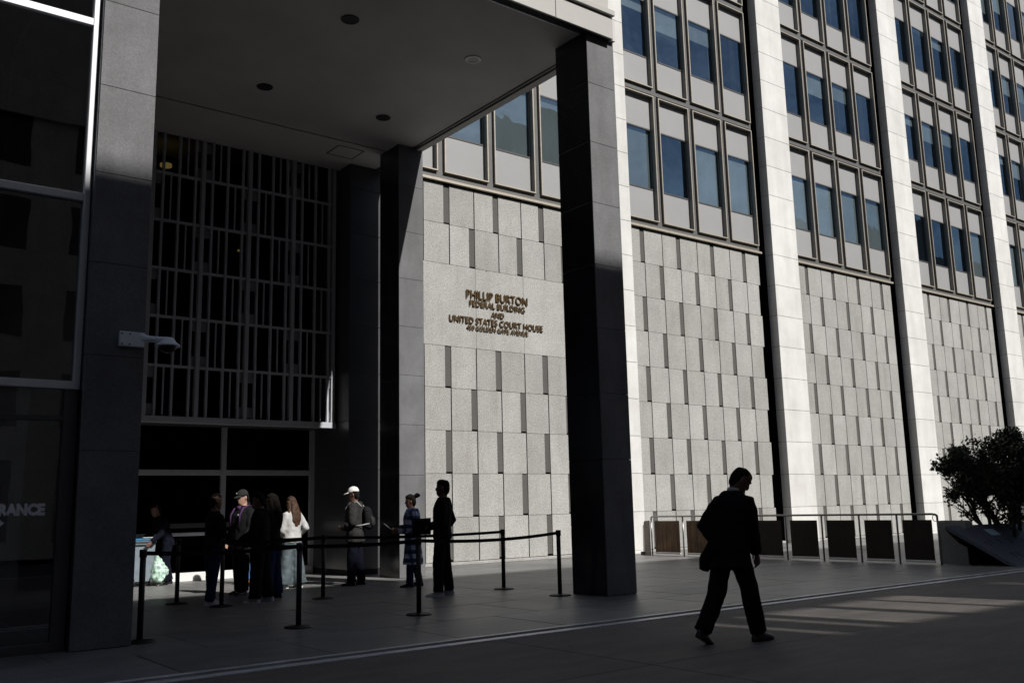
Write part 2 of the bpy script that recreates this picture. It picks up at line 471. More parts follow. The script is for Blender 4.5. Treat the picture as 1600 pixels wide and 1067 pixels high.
# ------------------------------------------------------------------ courthouse
YW, YP = 20.1, 19.8            # plane of the stone panels, of the pier fronts
PITCH, PW = 8.457, 1.45
ZC = [0.085 + 1.0928*k for k in range(10)]   # stone courses 0.085 .. 9.92
house = thing('courthouse', 'tall federal office building with white piers, granite panel base and bronze framed windows', 'building', (20, 20.1, 0))
obj('tower_mass', MB().box(10.35, 62, 22.0, 50, 0, 62).box(-40, 10.3, 22.0, 50, 10.6, 62), MT['room'], house)
obj('base_kerb', MB().box(11.8, 62, 20.02, 20.4, 0, 0.075, 0.008), MT['conc'], house)

pier_right = [20.168 + PITCH*k for k in range(-1, 6)]     # right edges at the pier front
blk = MB().box(0, PW, 0, 0.34, 0, 1.086, 0.004).mesh('stone_block')
def pier(xr, x0=None, z1=36.0, yf=YP, mat='pier'):
    x0 = xr-PW if x0 is None else x0
    p = obj('pier', MB().box(x0+0.012, xr-0.012, yf+0.012, yf+0.33, 0, z1), MT['gap'], house)
    me = blk if abs(xr-x0-PW) < 1e-6 else MB().box(0, xr-x0, 0, 0.34, 0, 1.086, 0.004).mesh('stone_block')
    z = 0.095; first = True
    piece('stone_block', MB().box(0, xr-x0, 0, 0.34, 0, 0.09, 0.004).mesh('stone_block'), MT[mat], p, (x0, yf, 0))
    while z < z1-0.5:
        piece('stone_block', me, MT[mat], p, (x0, yf, z))
        z += 1.0965
    return p
for i, xr in enumerate(pier_right):
    if i == 0: continue
    pier(xr, z1=(26, 26, 26, 30, 33, 34, 34)[i])
# reveal left of each pier, full height; deep slot shade put into its black
for xr in pier_right[1:]:
    xl = xr-PW
    obj('shade_reveal', MB().box(xl-0.46, xl+0.3, 20.75, 21.0, 0, 36).box(xl+0.02, xl+0.3, 20.15, 20.75, 0, 36), MT['slot'], house)

# the nearest pier, half hidden behind the portico column (canopy shade put into its dark stone colour)
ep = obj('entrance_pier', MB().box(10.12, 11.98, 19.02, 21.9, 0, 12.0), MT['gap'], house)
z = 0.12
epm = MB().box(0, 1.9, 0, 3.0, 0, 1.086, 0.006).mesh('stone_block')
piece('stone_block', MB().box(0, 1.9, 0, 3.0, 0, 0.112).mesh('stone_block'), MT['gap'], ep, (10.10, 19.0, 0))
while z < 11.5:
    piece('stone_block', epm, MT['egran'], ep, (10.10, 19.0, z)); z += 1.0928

pan_me = {}
def panel(parent, x0, x1, z0, z1, wob=0.0):
    k = (round(x1-x0, 3), round(z1-z0, 3))
    if k not in pan_me: pan_me[k] = MB().box(0, k[0], -0.012, 0.012, 0, k[1], 0.003).mesh('stone_panel')
    return piece('stone_panel', pan_me[k], MT['panel'], parent, (x0, YW+wob, z0))
band_me = {}
def band(parent, x0, x1, z0, z1):
    k = (round(x1-x0, 3), round(z1-z0, 3))
    if k not in band_me: band_me[k] = MB().box(0, k[0], 0, 0.03, 0, k[1]).mesh('recessed_strip')
    return piece('recessed_strip', band_me[k], MT['band'], parent, (x0, YW+0.014, z0))

def stone_bay(s0, mod, n, xl, xr, sign=None):
    """checkerboard of granite panels, every second joint widened to a recessed strip"""
    b = obj('stone_bay', MB().box(xl, xr, YW+0.11, YW+0.5, 0, 9.95), MT['gap'], house)
    BW, GP = 0.198, 0.030
    for r in range(9):
        z0, z1 = ZC[r]+0.004, ZC[r+1]-0.004
        if sign and r in (5, 6):
            if r == 6: continue
            z1 = ZC[7]-0.004
            for (a, c) in sign: panel(b, a+0.003, c-0.003, z0, z1)
            continue
        par = 1 if r % 2 == 0 else 0
        for k in range(n):
            x0 = s0+mod*k; x1 = x0+mod
            wide = ((k+1) % 2 == par)             # joint on the right of this panel is a strip
            xe = x1-(BW if wide else GP)
            a, e = max(x0, xl), min(xe, xr)
            if e-a > 0.05: panel(b, a, e, z0, z1)
            if wide and xe > xl and x1 < xr+0.05:
                band(b, xe-0.006, min(x1, xr)+0.004, z0+0.045, z1-0.002)
    return b
stone_bay(12.004-0.816, 0.816, 9, 12.0, 18.26, [(12.0, 14.452), (14.452, 16.084), (16.084, 18.26)])
for k in range(3):
    o = 8.457*k*1.0152
    xr_ = pier_right[2+k]-PW
    stone_bay(20.18+o, 0.83, 8, pier_right[1+k]-0.05, xr_-0.47)

# window bays
CW, CP, STO = 1.475, 1.677, 4.567
Z0 = 10.22
t, d0, d1 = 0.05, -0.085, 0.10
H = 4.30
def ring_mb(t_, y0, y1, e, g_=0.0):
    m_ = MB()
    for (a, b_, c, d_) in ((e, e+t_, e, H-e), (CW-e-t_, CW-e, e, H-e), (e+t_, CW-e-t_, e, e+t_), (e+t_, CW-e-t_, H-e-t_, H-e)):
        m_.box(a, b_, y0, y1, c, d_, g_)
    return m_
frame_me = ring_mb(t, d0, d1, 0.0).mesh('window')
trim_me = ring_mb(0.036, d0-0.014, d0-0.001, 0.008, 0.003).mesh('frame_trim')
sash = MB()
for zz in (1.10, 3.14): sash.box(t, CW-t, 0.055, 0.098, zz, zz+0.045)
for xx in (t, CW-t-0.03): sash.box(xx, xx+0.03, 0.056, 0.098, 1.145, 3.14)
sash_me = sash.mesh('sash')
glz_me = MB().box(t+0.03, CW-t-0.03, 0.076, 0.086, 1.145, 3.14).mesh('pane')
spl_me = MB().box(t, CW-t, 0.07, 0.09, t, 1.10).mesh('spandrel_panel')
spu_me = MB().box(t, CW-t, 0.07, 0.09, 3.185, H-t).mesh('spandrel_panel')
bl_me = {}
def blind_mesh(h):
    h = round(h, 2)
    if h not in bl_me:
        m_ = MB().box(t+0.04, CW-t-0.04, 0.16, 0.165, 3.14-h, 3.14)
        m_.box(t+0.04, CW-t-0.04, 0.155, 0.17, 3.14-h-0.02, 3.14-h)
        bl_me[h] = m_.mesh('blind')
    return bl_me[h]
rng = random.Random(11)
def window(x, z, drop):
    wd = piece('window', frame_me, MT['mull'], house, (x, YW, z))  # frame sides coloured dark to deepen the shade beside the trim
    piece('frame_trim', trim_me, MT['gilt'], wd, (x, YW, z))
    piece('sash', sash_me, MT['dalum'], wd, (x, YW, z))
    piece('pane', glz_me, MT['glass'], wd, (x, YW, z))
    piece('spandrel_panel', spl_me, MT['spandrel'], wd, (x, YW, z))
    piece('spandrel_panel', spu_me, MT['spandrel'], wd, (x, YW, z))
    if drop > 0.05: piece('blind', blind_mesh(drop), MT['blind'], wd, (x, YW, z))
def window_bay(xr, n_st, drops):
    x_last = xr-CW
    zt = 10.0+STO*n_st+0.1
    gb = MB()
    xl = xr-4*CP+0.1
    # dark grid behind the frames: mullions and floor rails
    for j in range(5):
        xx = xr-CW-CP*j+CW if j else xr
        a = xx-0.02 if j == 0 else xx-0.0
        gb.box(a, a+(CP-CW) if j else a+0.10, YW-0.005, YW+0.09, 10.06, zt)
    for s_ in range(n_st+1):
        zz = 10.06+STO*s_
        gb.box(xl-0.2, xr+0.05, YW-0.012, YW+0.09, zz-0.03, zz+0.20)
    obj('mullion_grid', gb, MT['mull'], house)
    sill = MB().box(xl-0.2, xr+0.1, YW-0.11, YW+0.05, 9.955, 10.03, 0.006)
    obj('sill_rail', sill, MT['gilt'], house)
    obj('sill_lip', MB().box(xl-0.2, xr+0.1, YW-0.03, YW+0.09, 9.925, 9.953), MT['slot'], house)
    for s_ in range(n_st):
        for j in range(4):
            d = drops(s_, j)
            window(x_last-CP*j, Z0+STO*s_, d)
    # lit-through rooms: dark back, floor slabs
    obj('room_back', MB().box(xl-1.2, xr+0.15, 21.6, 21.7, 9.9, zt), MT['room'], house)
def drops_a(s_, j):
    r = rng.random()
    if s_ == 0: return 2.0 if r < 0.8 else 0.0
    if s_ == 1: return (0.0, 0.62, 0.80, 0.35)[j] if r < 0.7 else 0.0
    return rng.choice((0, 0, 0.4, 0.9, 1.4, 2.0))
# the farthest bay, only just in view: its panels joined into one part
fb = MB(); o4 = 8.457*3*1.0152
bk = obj('stone_bay', MB().box(pier_right[4]-0.05, pier_right[5]-PW-0.47, YW+0.11, YW+0.5, 0, 9.95), MT['gap'], house)
for r in range(9):
    for k in range(8):
        x0 = 20.18+o4+0.83*k
        wide = ((k+1) % 2 == (1 if r % 2 == 0 else 0))
        fb.box(x0, x0+0.83-(0.198 if wide else 0.03), YW-0.012, YW+0.012, ZC[r]+0.004, ZC[r+1]-0.004)
obj('stone_panel', fb, MT['panel'], bk)['kind'] = 'stuff'
obj('recessed_strip', MB().box(pier_right[4]-0.04, pier_right[5]-PW-0.48, YW+0.02, YW+0.05, 0.1, 9.9), MT['band'], bk)
window_bay(18.27, 2, lambda s_, j: (2.0, 2.0, 2.0, 0.0)[j] if s_ == 0 else 0.6)
for k in range(4):
    xr_ = pier_right[2+k]-PW-0.46
    window_bay(xr_, (3, 4, 5, 5)[k], drops_a)

# sign letters
def text(name, body, size, x, z, mat, parent, width=None, y=20.03, ext=0.02, align='CENTER', rot=(math.pi/2, 0, 0), off=0.0):
    c = bpy.data.curves.new(name, 'FONT')
    c.body = body; c.size = size; c.extrude = ext; c.align_x = align; c.resolution_u = 3; c.offset = off
    tmp = bpy.data.objects.new('tmp', c); COL.objects.link(tmp)
    dg = bpy.context.evaluated_depsgraph_get(); dg.update()
    me = bpy.data.meshes.new_from_object(tmp.evaluated_get(dg))
    bpy.data.objects.remove(tmp)
    xs = [v.co.x for v in me.vertices]
    wid = max(xs)-min(xs)
    k = (width/wid) if width else 1.0
    cx = (max(xs)+min(xs))/2 if align == 'CENTER' else 0
    for v in me.vertices: v.co.x = (v.co.x-cx)*k
    me.materials.clear(); me.materials.append(mat)
    # one object per letter: connected pieces, merged where they overlap sideways
    n = len(me.vertices); root_ = list(range(n))
    def find(i):
        while root_[i] != i: root_[i] = root_[root_[i]]; i = root_[i]
        return i
    for e in me.edges:
        a_, b_ = find(e.vertices[0]), find(e.vertices[1])
        if a_ != b_: root_[a_] = b_
    comp = {}
    for i in range(n): comp.setdefault(find(i), []).append(i)
    ivs = sorted((min(me.vertices[i].co.x for i in c_), max(me.vertices[i].co.x for i in c_), c_) for c_ in comp.values())
    letters = []
    for iv in ivs:
        if letters and iv[0] < letters[-1][1]-0.3*(iv[1]-iv[0]): letters[-1] = (letters[-1][0], max(letters[-1][1], iv[1]), letters[-1][2]+iv[2])
        else: letters.append(iv)
    of = {i: j for j, l_ in enumerate(letters) for i in l_[2]}
    for j, l_ in enumerate(letters):
        ids = l_[2]; mp = {v: q for q, v in enumerate(ids)}
        lm = bpy.data.meshes.new(name)
        lm.from_pydata([tuple(me.vertices[i].co) for i in ids], [], [tuple(mp[v] for v in p_.vertices) for p_ in me.polygons if of[p_.vertices[0]] == j])
        lm.update(); lm.materials.append(mat)
        o = bpy.data.objects.new(name, lm); COL.objects.link(o); o.parent = parent
        o.location = Vector((x, y, z))-worldloc(parent); o.rotation_euler = rot
    bpy.data.meshes.remove(me)
for body, cx, wd, zb, cap in (('PHILLIP BURTON', 15.16, 2.08, 6.90, 0.25), ('FEDERAL BUILDING', 15.16, 1.88, 6.69, 0.175), ('AND', 15.15, 0.44, 6.45, 0.165),
                         ('UNITED STATES COURT HOUSE', 15.15, 3.16, 6.215, 0.19), ('450 GOLDEN GATE AVENUE', 15.16, 2.08, 6.05, 0.125)):
    text('letter', body, cap*0.90/0.70, cx, zb, MT['bronze'], house, wd, y=YW-0.045, ext=0.010, off=0.004)

# ------------------------------------------------------------------ portico
port = thing('entrance_portico', 'entrance canopy with a broad plaster soffit on black granite columns', 'canopy', (7, 14, 0))
CX, CY, CWX, CWY = 10.4, 11.1, 0.63, 0.80
cb = MB().box(0, CWX, 0, CWY, 0, 1.061, 0.005).mesh('granite_block')
def column(x, y):
    c = obj('column', MB().box(x+0.01, x+CWX-0.01, y+0.01, y+CWY-0.01, 0, 9.5), MT['gap'], port)
    for k in range(9):
        z = -0.014+1.066*k
        if k == 8: piece('granite_block', MB().box(0, CWX, 0, CWY, 0, 9.46-z, 0.005).mesh('granite_block'), MT['dgran'], c, (x, y, z))
        else: piece('granite_block', cb, MT['dgran'], c, (x, y, z))
    return c
COLS = [(column(x_, y_), x_, y_, mt) for x_, y_, mt in ((CX, CY, 'hgran'), (CX, 17.34, 'fgran'), (2.615, CY, 'hgran'), (2.615, 17.34, 'hgran'))]
SZ = 9.45
fs_me = MB().box(0.004, CWX+0.004, -0.022, 0, 0, 1.061, 0.003).mesh('facing_slab')  # lighter fronts on dark columns: sunlight put into the slab colour
fs_top = MB().box(0.004, CWX+0.004, -0.022, 0, 0, 0.92, 0.003).mesh('facing_slab')
for c_, x_, y_, mt in COLS:
    for k in range(9):
        piece('facing_slab', fs_me if k < 8 else fs_top, MT[mt], c_, (x_, y_-0.002, -0.014+1.066*k+(0.02 if k == 0 else 0)))
obj('soffit', MB().box(-6, 10.78, 11.25, 17.83, SZ, SZ+0.25).box(-6, 10.78, 17.88, 19.6, SZ, SZ+0.25), MT['soffit'], port)
obj('shadow_groove', MB().box(-6, 10.78, 17.80, 17.91, SZ+0.05, SZ+0.2), MT['slot'], port)
obj('canopy_roof', MB().box(-6, 10.98, 11.1, 19.7, SZ+0.25, 10.4), MT['fascia'], port)
obj('edge_beam', MB().box(10.86, 11.02, 11.0, 19.6, SZ-0.05, 9.80), MT['soffit'], port)
obj('edge_trim', MB().box(10.79, 10.85, 11.25, 19.6, SZ-0.02, SZ+0.2), MT['dalum'], port)
fa = obj('front_fascia', MB().box(-6, 10.9, 10.98, 11.08, 9.39, 9.80), MT['gap'], port)
fx = 10.92
while fx > -6:
    obj('fascia_panel', MB().box(fx-1.31, fx-0.006, 10.94, 10.98, 9.385, 9.78, 0.004), MT['fascia'], fa)
    fx -= 1.316
obj('fascia_ledge', MB().box(-6, 10.93, 10.885, 11.1, 9.80, 9.90, 0.006), MT['fascia'], port)
obj('upper_fascia', MB().box(-6, 10.72, 11.0, 11.2, 9.903, 10.7), MT['fascia'], port)
obj('drip_edge', MB().box(-6, 10.36, 11.18, 11.205, SZ-0.035, SZ+0.05), MT['alum'], port)
obj('fascia_recess', MB().box(-6, 10.86, 11.085, 11.175, SZ+0.02, SZ+0.2), MT['slot'], port)
for i, (lx, ly) in enumerate(((6.92, 13.07), (9.42, 13.05), (6.80, 16.27), (9.39, 16.25))):
    ring = MB()
    n = 24
    vs = []; fs = []
    for k in range(n):
        a = 2*math.pi*k/n
        for r_, z_ in ((0.155, SZ-0.002), (0.15, SZ-0.016), (0.105, SZ-0.016), (0.10, SZ-0.003)):
            vs.append((lx+r_*math.cos(a), ly+r_*math.sin(a), z_))
    for k in range(n):
        k2 = (k+1) % n
        for q in range(3): fs.append((k*4+q, k2*4+q, k2*4+q+1, k*4+q+1))
    ring.add(vs, fs)
    dl = obj('downlight', ring, MT['white'] if i == 1 else MT['lampd'], port)
    obj('lens', MB().tube([(lx, ly, SZ-0.009), (lx, ly, SZ-0.003)], 0.104, seg=20), MT['lampl'] if i == 1 else MT['lampd'], dl)
    if i == 1: dl['label'] = 'pale downlight without its dark trim'
hx, hy = 9.66, 18.42
ht = obj('access_hatch', MB().box(hx-0.3, hx+0.3, hy-0.28, hy+0.28, SZ-0.006, SZ-0.001), MT['soffit'], port)
obj('hatch_rim', MB().box(hx-0.33, hx+0.33, hy-0.31, hy-0.285, SZ-0.01, SZ-0.001).box(hx-0.33, hx+0.33, hy+0.285, hy+0.31, SZ-0.01, SZ-0.001)
    .box(hx-0.33, hx-0.305, hy-0.285, hy+0.285, SZ-0.01, SZ-0.001).box(hx+0.305, hx+0.33, hy-0.285, hy+0.285, SZ-0.01, SZ-0.001), MT['dalum'], ht)

# ------------------------------------------------------------------ screen above the entrance and the glazing below
scr = thing('entrance_screen', 'grey metal grille of slender bars and plates above the entrance glazing', 'screen', (7.9, 19.6, 3.3))
YS = 19.55
RZ = [3.39, 4.43, 5.46, 6.48, 7.52, 8.56, 9.44]
posts = [5.765, 6.83, 7.89, 8.95, 9.97]
obj('bottom_rail', MB().box(5.66, 10.05, YS-0.03, YS+0.12, 3.26, 3.39, 0.004), MT['lattice'], scr)
post_me = MB().box(-0.042, 0.042, -0.02, 0.10, 0, 6.06, 0.003).mesh('post')
bar_me = MB().box(-0.023, 0.023, -0.005, 0.075, 0, 6.06, 0.003).mesh('bar')
thin_me = MB().box(-0.012, 0.012, 0.01, 0.06, 0, 0.98, 0.002).mesh('thin_bar')
for p in posts: piece('post', post_me, MT['lattice'], scr, (p, YS, 3.39))
for q in range(4):
    x0 = posts[q]
    for f in (0.20, 0.52, 0.85): piece('bar', bar_me, MT['lattice'], scr, (x0+f*1.06, YS, 3.39))
for zr in RZ[1:6]:
    for q in range(4):
        obj('cross_rail', MB().box(posts[q]+0.052, posts[q+1]-0.052, YS+0.004, YS+0.07, zr-0.026, zr+0.026), MT['lattice'], scr)
for r in range(6):
    z0, z1 = RZ[r]+0.03, RZ[r+1]-0.03
    for q in range(4):
        x0 = posts[q]
        f = (0.36 if (r+q) % 2 else 0.685)
        if (r % 2 == 0) == (q % 2 == 1): f = 0.685
        else: f = 0.36
        o = piece('thin_bar', thin_me, MT['lattice'], scr, (x0+f*1.06, YS, z0))
    for q in range(5):
        if (r % 2) == (1 if q % 2 else 0):
            for (a, b_) in ((posts[q]-0.16+0.03, posts[q]-0.052), (posts[q]+0.052, posts[q]+0.185)):
                if a < 5.7 or b_ > 10.02: continue
                for (za, zb) in ((z0, z0+0.22), (z1-0.22, z1)):
                    obj('plate', MB().box(a, b_, YS+0.045, YS+0.07, za, zb), MT['plate'], scr)
YG = 20.75
glz = thing('entrance_glazing', 'dark glazed entrance wall with grey mullions and pale sill below the grille', 'glass wall', (7.9, YG, 0))
obj('pane', MB().box(5.0, 10.08, YG+0.03, YG+0.045, 0.18, 9.4), MT['dglass'], glz)
obj('handrail', MB().box(5.3, 8.15, YG-0.16, YG-0.10, 0.95, 1.02, 0.006), MT['bbelt'], glz)
obj('handrail', MB().box(6.75, 8.2, YG-0.10, YG-0.065, 1.12, 1.22, 0.006), MT['dalum'], glz)
for mx in (6.0, 7.905, 10.05):
    obj('mullion', MB().box(mx-0.055, mx+0.055, YG-0.06, YG+0.028, 0.18, 3.3, 0.004), MT['lattice'], glz)
for (a, b_) in ((5.0, 5.943), (6.057, 7.848), (7.962, 9.993)):
    obj('transom', MB().box(a, b_, YG-0.05, YG+0.028, 2.24, 2.36, 0.004), MT['lattice'], glz)
obj('sill', MB().box(5.0, 10.08, YG-0.10, YG+0.06, 0.0, 0.178, 0.006), MT['white'], glz)
obj('push_bar', MB().box(8.4, 9.9, YG-0.10, YG-0.065, 1.03, 1.11, 0.004), MT['alum'], glz)
obj('head', MB().box(5.0, 10.08, 20.0, 20.9, 3.30, 3.42), MT['dalum'], glz)
obj('lobby_shell', MB().box(2.0, 10.2, 27.0, 27.2, 0, 12).box(2, 10.2, 20.85, 27, -0.05, 0.0).box(1.8, 10.4, 20.0, 27.2, 9.72, 9.9).box(1.8, 2.0, 20.9, 27.2, 0, 12).box(10.12, 10.3, 21.9, 27.2, 0, 12), MT['room'], glz)
lamp = obj('hanging_lamp', MB().tube([(6.45, 20.98, 9.22), (6.45, 20.98, 9.28)], 0.13, seg=20), MT['lamp'], glz)
obj('small_lamp', MB().tube([(8.40, 21.4, 7.62), (8.40, 21.4, 7.65)], 0.05, seg=12), MT['lamp'], glz)

# ------------------------------------------------------------------ glass lobby on the left
lob = thing('glass_lobby', 'dark glazed lobby box with white frame and entrance lettering left of the column', 'glass wall', (0, 11.3, 0))
YL = 11.25
def lobby_pane(z0, z1):
    obj('pane', MB().box(-6, 2.54, YL+0.03, YL+0.045, z0, z1), MT['lglass'], lob)
zs = [2.80, 4.98, 7.155, 9.33]
lobby_pane(2.89, 4.98); lobby_pane(5.07, 7.155); lobby_pane(7.245, 9.33); lobby_pane(9.42, 11)
obj('frame_post', MB().box(2.54, 2.61, YL-0.04, YL+0.10, 2.80, 11, 0.004), MT['alum'], lob)
for z in zs: obj('frame_rail', MB().box(-6, 2.538, YL-0.03, YL+0.09, z, z+0.09, 0.004), MT['alum'], lob)
obj('door_pane', MB().box(0.9, 2.46, YL+0.03, YL+0.045, 0.10, 2.45), MT['lglass'], lob)
obj('transom_pane', MB().box(-6, 2.54, YL+0.032, YL+0.046, 2.50, 2.80), MT['lglass'], lob)
obj('fixed_pane', MB().box(-6, 0.86, YL+0.03, YL+0.045, 0.10, 2.45), MT['lglass'], lob)
obj('door_frame', MB().box(2.46, 2.60, YL-0.02, YL+0.08, 0, 2.795).box(0.86, 0.90, YL-0.02, YL+0.08, 0.1, 2.45).box(-6, 2.459, YL-0.02, YL+0.08, 2.45, 2.50), MT['dalum'], lob)
obj('bottom_rail', MB().box(-6, 2.459, YL-0.03, YL+0.08, 0.0, 0.10, 0.004), MT['dalum'], lob)
obj('side_wall', MB().box(2.64, 2.70, 11.92, 17.32, 0, 9.44).box(2.64, 2.70, 18.15, 21, 0, 9.44), MT['lglass'], lob)
obj('interior', MB().box(-6, 2.6, 18, 18.1, 0, 11).box(-6, 2.6, 11.4, 18, -0.04, 0.002).box(-6.3, -6.05, 11.3, 18.1, 0, 11).box(-6, 2.6, 11.4, 18, 9.28, 9.36), MT['room'], lob)
text('letter', 'ENTRANCE', 0.158, 2.338, 1.438, MT['vinyl'], lob, 0.715, y=YL+0.026, ext=0.001, align='RIGHT', off=0.010)
obj('arrow', MB().prism([(1.76, YL+0.024, 1.32), (1.86, YL+0.024, 1.32), (1.86, YL+0.024, 1.27), (1.955, YL+0.024, 1.355), (1.86, YL+0.024, 1.44), (1.86, YL+0.024, 1.39), (1.76, YL+0.024, 1.39)], (0, 0.003, 0)), MT['vinyl'], lob)

# security camera on the left column
cc = thing('security_camera', 'pale dome camera on a bracket bolted to the left column', 'camera', (3.1, 11.05, 3.4))
obj('mount_plate', MB().box(2.96, 3.235, 11.03, 11.10, 3.30, 3.47, 0.006), MT['camw'], cc)
bo = MB()
for bx in (2.985, 3.07):
    for bz in (3.325, 3.445): bo.tube([(bx, 11.024, bz), (bx, 11.032, bz)], 0.009, seg=8)
obj('bolt', bo, MT['black'], cc)
obj('arm', MB().tube([(3.18, 11.06, 3.42), (3.27, 11.02, 3.40), (3.36, 10.97, 3.395), (3.47, 10.94, 3.40)], [(0.03, 0.055), (0.03, 0.04), (0.04, 0.035), (0.05, 0.03)], (0, 1, 0), 14), MT['camw'], cc, True)
obj('hood', MB().tube([(3.47, 10.94, 3.42), (3.47, 10.94, 3.40), (3.47, 10.94, 3.365), (3.47, 10.94, 3.335), (3.47, 10.94, 3.32)], [0.055, 0.075, 0.095, 0.135, 0.142], None, 24), MT['camw'], cc, True)
obj('dome', MB().ball((3.47, 10.94, 3.325), (0.105, 0.105, 0.085), 20, 12), MT['black'], cc, True)

# ------------------------------------------------------------------ railing with rusty panels and the end wall
rl = thing('guard_railing', 'steel railing with dark rusty infill panels running out from the facade', 'railing', (19.5, 14.7, 0))
pys = [18.90, 17.73, 16.59, 15.45, 14.41, 13.40, 12.42, 11.50, 10.575]
def rail_h(y): return 1.05
obj('top_rail', MB().tube([(19.5, 18.90, 1.0), (19.5, 18.88, 1.04), (19.5, 18.8, 1.05), (19.5, 10.68, 1.05), (19.5, 10.60, 1.035), (19.5, 10.575, 1.0)], 0.024, (1, 0, 0), 10), MT['steel'], rl, True)
rp = MB().tube([(0, 0, 0), (0, 0, 1.03)], 0.022, None, 10).mesh('post', (0, 0, 0), True)
for y in pys: piece('post', rp, MT['steel'], rl, (19.5, y, 0))
for a, b_ in zip(pys[:-1], pys[1:]):
    obj('rusty_panel', MB().box(19.49, 19.51, b_+0.13, a-0.13, 0.09, 0.93, 0.003), MT['rust_lit' if b_ > 16 else 'rust'], rl)
    obj('bottom_bar', MB().box(19.475, 19.525, b_+0.13, a-0.13, 0.04, 0.085, 0.004), MT['white'], rl)
loop = MB()
pts = [(19.46, 10.60+0.055*math.cos(a), 0.97+0.07*math.sin(a)) for a in [2*math.pi*k/18 for k in range(19)]]
loop.tube(pts, 0.007, (1, 0, 0), 6)
obj('cable_loop', loop, MT['black'], rl)
tb = thing('leaning_board', 'tan board with a rounded top leaning by the railing end at the facade', 'board', (19.5, 19.1, 0))
obj('board', MB().prism([(19.45, 18.94, 0.0), (19.45, 19.15, 0.0), (19.45, 19.15, 0.88), (19.45, 19.12, 0.93), (19.45, 18.94, 0.94)], (0.03, 0, 0)), MT['tan'], tb)
obj('back_board', MB().prism([(19.50, 19.17, 0.0), (19.50, 19.26, 0.0), (19.50, 19.24, 0.8), (19.50, 19.19, 0.84)], (0.03, 0, 0)), MT['white'], tb)
obj('foot', MB().box(19.42, 19.5, 19.16, 19.28, 0, 0.09), MT['black'], tb)
cw = thing('concrete_end_wall', 'low grey concrete wall with a rounded corner at the railing end', 'wall', (19.7, 10.3, 0))
pr = [(19.95, 10.80, 0), (19.95, 10.22, 0), (19.95, 10.22, 0.82)] + [(19.95, 10.30-0.08*math.cos(a), 0.82+0.08*math.sin(a)) for a in (0.5, 1.0, 1.57)] + [(19.95, 10.80, 0.90)]
obj('wall', MB().prism(pr, (0.30, 0, 0)), MT['conc'], cw)
# angular slab planter
wg = thing('angular_planter', 'dark slate planter with a tilted triangular face beside the railing', 'planter', (20.5, 9.7, 0))
T = Vector((19.5, 10.40, 0.80)); B = Vector((19.76, 9.15, 0.0)); T2 = Vector((22.7, 9.98, 0.80)); B2 = Vector((22.96, 8.73, 0.0))
Kt = Vector((19.62, 10.06, 0.43)); K = Vector((19.64, 10.02, 0.0))
Tb = Vector((22.7, 11.0, 0.80)); Kb = Vector((22.7, 11.0, 0.0))
Ti = Vector((20.2, 10.75, 0.80))
fc = MB(); nrm = (T2-T).cross(B-T).normalized()
if nrm.y > 0: nrm = -nrm
thk = nrm*(-0.07)
fc.prism([T, B, B2, T2], thk)
obj('tilted_face', fc, MT['wedge'], wg)
bd = MB()
off = thk*1.02
a0, a1, a2, a3 = T+off, B+off, B2+off, T2+off
bd.add([a0, a1, a2, a3, Vector((20.6, 10.35, 0.0)), Vector((20.6, 10.9, 0.74)), Kb, Tb+Vector((0, 0, -0.06))],
       [(0, 4, 1), (0, 5, 4), (1, 4, 6, 2), (4, 5, 7, 6), (0, 3, 7, 5)])
obj('planter_body', bd, MT['slot'], wg)
obj('support_leg', MB().prism([(19.66, 10.03, 0), (19.80, 9.83, 0), (19.70, 10.0, 0.40), (19.64, 10.06, 0.42)], (0.5, 0.12, 0)), MT['slot'], wg)
def on_face(u, v): return T + (T2-T)*u + ((B+(B2-B)*u)-(T+(T2-T)*u))*v
for (u, v) in ((0.10, 0.46), (0.155, 0.42), (0.25, 0.42), (0.155, 0.74), (0.215, 0.74), (0.36, 0.42), (0.36, 0.74), (0.5, 0.42), (0.5, 0.74)):
    c = on_face(u, v); du = (T2-T).normalized(); dv = (B+(B2-B)*u-(T+(T2-T)*u)).normalized()
    q = [c+du*0.005-dv*0.09, c+du*0.03-dv*0.07+du*0.02, c+du*0.03+dv*0.07, c+du*0.005+dv*0.09]
    obj('slot', MB().prism([p+nrm*0.003 for p in q], nrm*-0.002), MT['black'], wg)
c = on_face(0.34, 0.20); du = (T2-T).normalized(); dv = (B-T).normalized()
dv = (dv - du*dv.dot(du)).normalized()
obj('notice', MB().prism([c+nrm*0.004+du*a*0.16+dv*b_*0.11 for a, b_ in ((-1, -1), (1, -1), (1, 1), (-1, 1))], nrm*0.003), MT['bpaper'], wg)
for r_ in range(4):
    cc_ = c+dv*(-0.06+0.04*r_)
    obj('print_line', MB().prism([cc_+nrm*0.0085+du*a*0.12+dv*b_*0.006 for a, b_ in ((-1, -1), (1, -1), (1, 1), (-1, 1))], nrm*0.0005), MT['paper'], wg)

